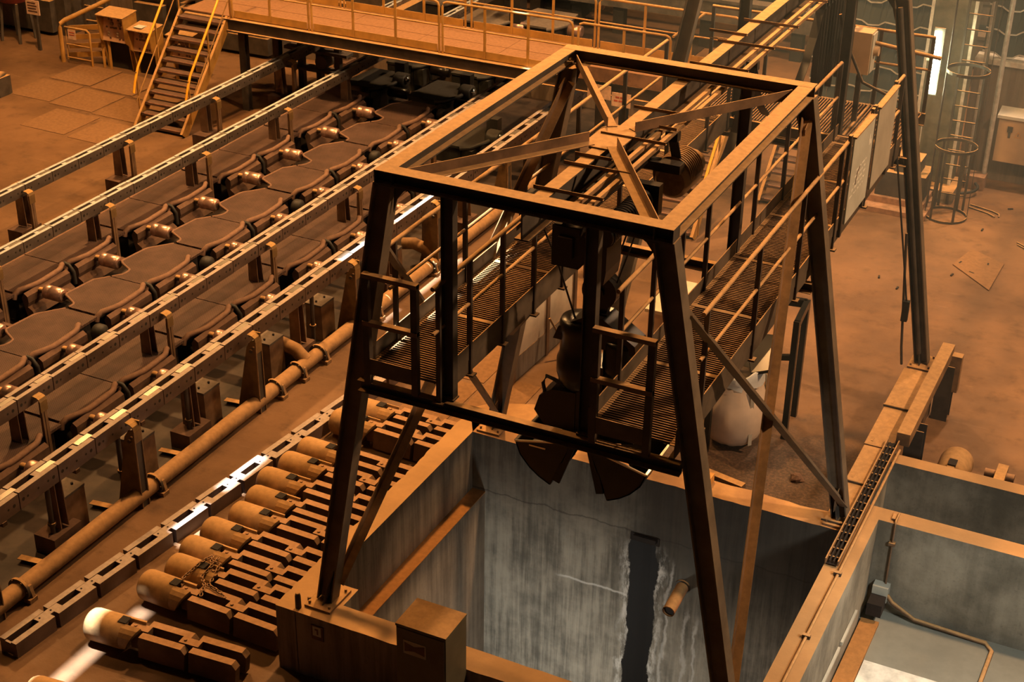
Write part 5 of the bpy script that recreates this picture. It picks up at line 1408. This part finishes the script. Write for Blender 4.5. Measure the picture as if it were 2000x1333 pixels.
# the white bulk bag and its steel stand
st2 = thing('bag_stand', 'black four-legged steel stand around the white bulk bag', 'stand', (0.35,7.3,0))
for x, y in ((-0.05,6.62), (0.86,6.95+0.55), (0.10,8.1), (0.80,8.2)):
    m = MB(); m.bar((x,y,0), (x,y,1.95 if y > 7 else 1.35), 0.085, 0.085); m.build('leg', 'grab', st2)
m = MB(); m.bar((0.86,7.50,1.9), (0.80,8.2,1.9), 0.08, 0.12); m.bar((0.80,8.2,1.9), (0.10,8.1,1.9), 0.08, 0.12); m.bar((0.0,7.2,1.32), (0.86,7.5,1.36), 0.06, 0.08); m.build('top_rail', 'grab', st2)
m = MB(); m.prism([(0.12,7.5,1.55), (0.62,7.62,1.55), (0.66,7.05,1.28), (0.42,6.95,1.22)], (0,0,0.05)); m.build('hopper_plate', 'grab', st2)
bg = thing('bulk_bag', 'bulging white bulk bag with an open rim standing in the black stand', 'bag', (0.16,7.15,0))
m = MB(); n, rows = 28, 12
vs, fs = [], []
for r in range(rows+1):
    t = r/rows; z = 0.02 + 1.0*t
    for i in range(n):
        a = 2*math.pi*i/n
        sq = 1.0/max(abs(math.cos(a))**4 + abs(math.sin(a))**4, 1e-6)**0.25
        bulge = 0.36 + 0.12*math.sin(math.pi*min(1, t*1.05)) - 0.10*max(0, 0.12-t)/0.12
        fold = 0.012*math.sin(9*a + 3*t)*(0.4+t) + 0.008*math.sin(17*a-5*t)
        rr = (bulge + fold)*(0.72 + 0.28*sq)
        vs.append((0.16+rr*math.cos(a), 7.15+rr*math.sin(a), z + 0.02*math.sin(5*a)*t))
for r in range(rows):
    for i in range(n): fs.append((r*n+i, r*n+(i+1) % n, (r+1)*n+(i+1) % n, (r+1)*n+i))
m.add(vs, fs, True); m.add(vs[:n], [tuple(reversed(range(n)))]); m.build('bag_body', 'bag', bg)
m = MB(); vs = []
for t, k, dz in ((0,1.0,0.0), (1,0.98,0.10), (2,1.08,0.26), (3,1.0,0.27)):
    for i in range(n):
        a = 2*math.pi*i/n; rr = 0.37*k*(1+0.05*math.sin(4*a))
        vs.append((0.18+rr*math.cos(a), 7.17+rr*math.sin(a), 1.0 + dz*(1+0.35*math.sin(a+0.6)) + 0.02*math.sin(7*a)))
fs = [(r*n+i, r*n+(i+1) % n, (r+1)*n+(i+1) % n, (r+1)*n+i) for r in range(3) for i in range(n)]
m.add(vs, fs, True); m.build('bag_rim', 'bag_rim', bg)
m = MB(); m.lathe((0.18,7.17,0.98), (0,0,1), [(0,0.36),(0.05,0.34),(0.12,0.2),(0.15,0.02)], 20); m.build('bag_load', 'bag_in', bg)
for a in (0.6, -0.7, 2.4):
    m = MB(); x, y = 0.16+0.49*math.cos(a), 7.15+0.49*math.sin(a); m.bar((x,y,0.15), (x-0.05*math.cos(a),y-0.05*math.sin(a),1.05), 0.06, 0.012, up=(math.cos(a),math.sin(a),0)); m.build('bag_strap', 'board_old', bg)
# tar-caked debris at the back parapet
for i, (x, y, s) in enumerate(((1.25,5.2,0.16), (1.55,5.05,0.12), (0.95,5.6,0.10), (1.7,5.55,0.09), (0.45,5.4,0.12), (1.35,6.5,0.10), (0.2,5.9,0.09))):
    m = MB(); vs = []; nn = 9
    for r, (z, k) in enumerate(((0,1.0), (0.45,0.85), (0.8,0.45))):
        for j in range(nn):
            a = 2*math.pi*j/nn; q = s*k*(1+random.uniform(-0.25,0.25)); vs.append((x+q*math.cos(a), y+q*math.sin(a), z*s + random.uniform(0,0.02)))
    vs.append((x,y,s*0.95))
    fs = [(r*nn+j, r*nn+(j+1) % nn, (r+1)*nn+(j+1) % nn, (r+1)*nn+j) for r in range(2) for j in range(nn)] + [(2*nn+j, 2*nn+(j+1) % nn, 3*nn) for j in range(nn)]
    m.add(vs, fs); single(m, 'scale_lump', 'body', 'dark lump of scale %s behind the pit back parapet' % ('largest of the heap','beside the largest one','left of the heap','right of the heap','below the bag stand','further back by the leg','left near the bag')[i], 'lump', (x,y,0))
m = MB(); m.bar((0.05,6.1,0.03), (0.75,5.95,0.03), 0.12, 0.05); single(m, 'plank', 'steel_brown', 'dark plank on the floor below the bag stand', 'plank', (0.4,6.0,0))

# white two-panel screen and the crate behind it
sc_ = thing('panel_screen', 'standing screen of two dirty white panels in a brown frame', 'screen', (-3.35,8.2,0))
for x, y in ((-3.42,7.10), (-3.36,8.22), (-3.32,9.20)):
    m = MB(); m.bx((x,y,0.72), 0.10, 0.10, 1.44); m.build('post', 'steel_brown', sc_)
for ya, yb, xa, xb in ((7.15,8.17,-3.42,-3.37), (8.27,9.15,-3.36,-3.33)):
    m = MB(); m.prism([(xa,ya,0.42), (xb,yb,0.42), (xb,yb,1.40), (xa,ya,1.40)], (0.03,0,0)); m.build('panel', 'white_panel', sc_)
    m = MB(); m.prism([(xa-0.02,ya,0.02), (xb-0.02,yb,0.02), (xb-0.02,yb,0.42), (xa-0.02,ya,0.42)], (0.06,0,0)); m.build('base_rail', 'concrete', sc_)
m = MB(); m.bar((-3.25,8.12,0.72), (-3.12,8.2,0.42), 0.03, 0.03); m.build('prop', 'rail_tube', sc_)
cr = thing('crate', 'pale flat-topped crate behind the grab', 'crate', (-2.2,9.6,0))
m = MB(); m.box((-2.2,9.6,0.42), (-1.2,10.9,0.48))
m.build('lid', 'white_panel', cr)
m = MB(); m.box((-2.15,9.65,0), (-1.25,10.85,0.42)); m.build('crate_body', 'cabinet', cr)
for i in range(3):
    m = MB(); m.box((-1.25,9.75+i*0.4,0.05), (-1.23,9.9+i*0.4,0.40)); m.build('slat', 'bag_rim', cr)

# sign boards on the outer rail of the right catwalk
def board(name, label, ya, yb, za, zb, skew, mat, strokes):
    root = thing(name, label, 'sign board', (1.74,(ya+yb)/2,za))
    pts = [(1.725,ya,za), (1.725,yb,za-skew*0.3), (1.725,yb,zb-skew), (1.725,ya,zb)]
    m = MB(); m.prism(pts, (0.02,0,0)); m.build('board_sheet', mat, root)
    m = MB(); m.bar((1.73,ya,zb+0.004), (1.73,yb,zb-skew+0.004), 0.07, 0.02); m.build('top_edge', 'rail_tube', root)
    m = MB()
    for y in (ya-0.04, yb+0.03): m.bx((1.70,y,(za+zb)/2-0.05), 0.04, 0.07, zb-za+0.2)
    m.each('side_post', 'post', root)
    if strokes:
        m = MB()
        for i in range(5):
            z = za + 0.30 + i*0.075
            y = ya + 0.08 + 0.05*i
            while y < yb-0.28 - 0.04*(i % 2):
                L = random.uniform(0.05,0.15); m.box((1.745,y,z), (1.7465,y+L,z+0.022)); y += L+0.04
        m.box((1.745,yb-0.2,zb-0.36), (1.7465,yb-0.08,zb-0.30)); m.box((1.745,yb-0.2,zb-0.30), (1.7465,yb-0.15,zb-0.22))
        m.build('lettering', 'ink', root)
        m = MB(); m.tube([(1.747,ya+0.30,za+0.42), (1.747,ya+0.33,za+0.55), (1.747,ya+0.45,za+0.62)], 0.006, 5); m.build('crack', 'ink_dark', root)
board('sign_board', 'nearer sign board with faded white lettering on the catwalk rail', 5.68, 6.68, 4.33, 5.45, 0.02, 'board', True)
board('sign_board', 'farther weathered blank board on the catwalk rail by the big leg', 6.88, 7.88, 4.35, 5.45, 0.0, 'board_old', False)
# isolator box on its stand
ib = thing('isolator_box', 'cream isolator box with a round rotary handle above the right catwalk', 'switch box', (0.86,9.6,4.3))
m = MB(); m.box((0.68,9.42,5.02), (0.98,9.70,5.62)); m.build('box_body', 'cabinet', ib)
m = MB(); m.box((0.98,9.44,5.04), (1.0,9.68,5.60)); o = m.build('door', 'board', ib)
m = MB(); m.cyl((1.0,9.58,5.34), (1.07,9.58,5.34), 0.07, 16); m.build('rotary_handle', 'cabinet', o)
m = MB(); m.bx((0.84,9.55,4.65), 0.07, 0.07, 0.75); m.build('stand_post', 'steel', ib)
m = MB(); m.tube([(0.55,9.2,5.9), (0.62,9.25,5.6), (0.95,9.3,4.95), (1.6,9.6,4.6)], 0.022, 8); m.build('supply_cable', 'steel', ib)
m = MB(); m.tube([(1.0,9.6,5.45), (1.9,9.8,5.3)], 0.03, 8); m.build('side_conduit', 'rail_tube', ib)

# hall column with its lamp and the caged ladder
hc = thing('hall_column', 'tall green-grey hall column behind the caged ladder', 'column', (0.62,18.2,0))
m = MB(); m.box((0.20,18.0,0), (1.05,18.5,12)); m.build('column_shaft', 'column', hc)
m = MB()
for x in (0.22, 1.03): m.box((x-0.03,17.96,0), (x+0.03,18.0,12))
m.build('flange_edge', 'siding_edge', hc)
m = MB(); m.box((0.0,17.6,0), (1.2,18.5,0.25)); m.build('column_base', 'concrete', hc)
for x in (1.22, 1.55):
    m = MB(); m.tube([(x,18.9,0), (x,18.9,12)], 0.05, 8); m.build('down_pipe', 'siding_edge', hc)
tl = thing('tube_light', 'glaring vertical tube light on the hall column', 'light', (0.57,17.05,2.2))
def lampseg(x0, z0, x1, z1):
    m = MB(); m.bar((x0,16.98,z0), (x1,16.98,z1), 0.115, 0.05, up=(0,1,0)); m.build('tube', 'lamp', tl)
lampseg(0.575,2.92,0.56,3.60); lampseg(0.595,2.62,0.585,2.88); lampseg(0.61,2.40,0.60,2.58)
m = MB(); m.box((0.48,17.01,2.36), (0.68,17.05,3.66)); m.build('light_back', 'column', tl)
m = MB(); m.tube([(0.50,17.03,2.36), (0.50,17.1,0.2)], 0.012, 6); m.build('light_cable', 'siding_edge', tl)
m = MB(); m.box((0.4,17.05,3.0), (0.5,18.0,3.05)); m.build('light_arm', 'column', tl)
cg = thing('caged_ladder', 'ladder with a round safety cage in front of the hall column', 'ladder', (1.2,16.8,0))
cx, cy, cr_ = 1.22, 16.95, 0.40
for z in (0.02, 1.45, 2.95, 4.4):
    m = MB(); q = [(cx+cr_*math.cos(a), cy+cr_*math.sin(a), z) for a in [2*math.pi*i/26 for i in range(26)]]
    for a, b in zip(q, q[1:]+q[:1]): m.bar(a, b, 0.012, 0.06)
    m.build('cage_hoop', 'steel', cg)
for i in range(7):
    a = math.pi*(0.95 + i*0.36)
    m = MB(); m.bar((cx+cr_*math.cos(a), cy+cr_*math.sin(a), 0), (cx+cr_*math.cos(a), cy+cr_*math.sin(a), 4.45 if i % 3 == 0 else 1.46), 0.05, 0.012, up=(math.cos(a),math.sin(a),0)); m.build('cage_strap', 'steel', cg)
for x in (0.98, 1.46):
    m = MB(); m.bar((x,17.4,0), (x,17.4,6), 0.06, 0.04); m.build('ladder_stile', 'steel', cg)
for i in range(14):
    m = MB(); m.cyl((0.98,17.4,0.3+i*0.3), (1.46,17.4,0.3+i*0.3), 0.014, 6); m.build('rung', 'steel', cg)
ec = thing('wall_cabinet', 'big cream electrical cabinet with two latches and a warning triangle', 'cabinet', (2.6,19.1,0.55))
m = MB(); m.box((1.66,18.98,0.55), (3.5,19.35,1.47)); m.build('cabinet_body', 'cabinet', ec)
m = MB(); m.prism([(1.62,18.93,1.47), (1.62,19.36,1.54), (1.62,19.36,1.60), (1.62,18.93,1.53)], (1.95,0,0)); m.build('lid', 'bag_rim', ec)
for x in (1.90, 2.26):
    m = MB(); m.box((x-0.05,18.95,1.20), (x+0.05,18.98,1.32)); m.box((x-0.02,18.96,1.08), (x+0.02,18.98,1.20)); m.build('latch', 'steel', ec)
m = MB(); m.add([(2.0,18.975,1.10), (2.14,18.975,1.10), (2.07,18.975,1.23)], [(0,1,2)]); m.build('warning_triangle', 'warn', ec)
m = MB(); m.add([(2.02,18.973,1.112), (2.12,18.973,1.112), (2.07,18.973,1.205)], [(0,1,2)]); m.build('triangle_field', 'cabinet', ec)
m = MB(); m.box((2.064,18.971,1.13), (2.076,18.973,1.18)); m.build('triangle_mark', 'ink_dark', ec)
m = MB(); m.box((1.25,18.6,0), (1.62,18.95,0.28)); single(m, 'brick_stack', 'brick', 'low stack of dusty blocks by the wall left of the cream cabinet', 'blocks', (1.4,18.8,0))
m = MB(); m.tube([(1.10+0.45*math.cos(a), 18.35+0.35*math.sin(a), 0.04+0.01*i) for i, a in enumerate([math.pi*1.0 + math.pi*1.2*k/12 for k in range(13)])], 0.03, 8); single(m, 'hose_coil', 'rubber', 'dark hose lying in a half loop behind the caged ladder', 'hose', (1.1,18.3,0))
m = MB(); m.tube([(1.55,17.75,0.02), (2.0,17.6,0.02), (2.15,17.5,0.02), (2.17,17.35,0.02)], 0.014, 6); m.tube([(1.55,17.6,0.02), (1.95,17.45,0.02), (2.1,17.3,0.03)], 0.014, 6); single(m, 'bent_rod', 'steel', 'bent thin rods on the floor right of the caged ladder', 'rod', (1.9,17.5,0))
m = MB(); m.tube([(2.70,16.3,0.02), (3.1,16.0,0.02), (3.5,16.1,0.02)], 0.012, 6); m.tube([(2.72,16.2,0.02), (3.1,15.9,0.02)], 0.012, 6); single(m, 'bent_rod', 'steel', 'thin dark rods on the floor at the right edge', 'rod', (3.0,16.1,0))
pt = thing('machine_plinth', 'stepped plinth with a dark machine under the far end of the right catwalk', 'plinth', (-0.1,17.0,0))
m = MB(); m.box((-1.0,16.5,0), (0.9,18.6,0.10)); m.build('lower_step', 'brick', pt)
m = MB(); m.box((-0.6,16.8,0.10), (0.8,18.4,0.22)); m.build('upper_step', 'brick', pt)
m = MB(); m.box((-0.2,16.9,0.22), (0.75,17.6,0.72)); m.box((0.1,17.0,0.72), (0.6,17.5,1.0)); m.build('machine_body', 'steel', pt)
random.seed(11)
for i, (x, y) in enumerate(((1.93,14.9), (2.4,15.05), (2.2,14.55), (1.9,14.3), (1.15,13.3), (0.75,13.6), (2.3,17.9), (2.0,16.6))):
    a = random.uniform(0,3); L = 0.05
    m = MB(); m.bar((x-L*math.cos(a),y-L*math.sin(a),0.014), (x+L*math.cos(a),y+L*math.sin(a),0.014), 0.03, 0.02)
    single(m, 'floor_scrap', 'hole', 'dark scrap %s on the open floor at right' % ('by the loose floor plate','right of the loose floor plate','on the loose floor plate','below the loose floor plate','left of the big leg','farthest left near the catwalk','by the bent rods','below the caged ladder')[i], 'scrap', (x,y,0))

# ---------------------------------------------------------------- thin dusty haze in the hall
m = MB(); m.box((-2.0,4.8,0.95), (25,27,13))
hz = m.build('haze', 'hole')
hm = bpy.data.materials.new('dust_haze'); hm.use_nodes = True
nt = hm.node_tree; nt.nodes.clear()
out = nt.nodes.new('ShaderNodeOutputMaterial'); vs_ = nt.nodes.new('ShaderNodeVolumeScatter')
vs_.inputs['Color'].default_value = (0.62, 0.86, 1.0, 1); vs_.inputs['Density'].default_value = 0.009; vs_.inputs['Anisotropy'].default_value = 0.2
nt.links.new(vs_.outputs[0], out.inputs['Volume'])
hz.data.materials.clear(); hz.data.materials.append(hm)
hz['kind'] = 'stuff'; hz['label'] = 'thin warm dust haze filling the hall'
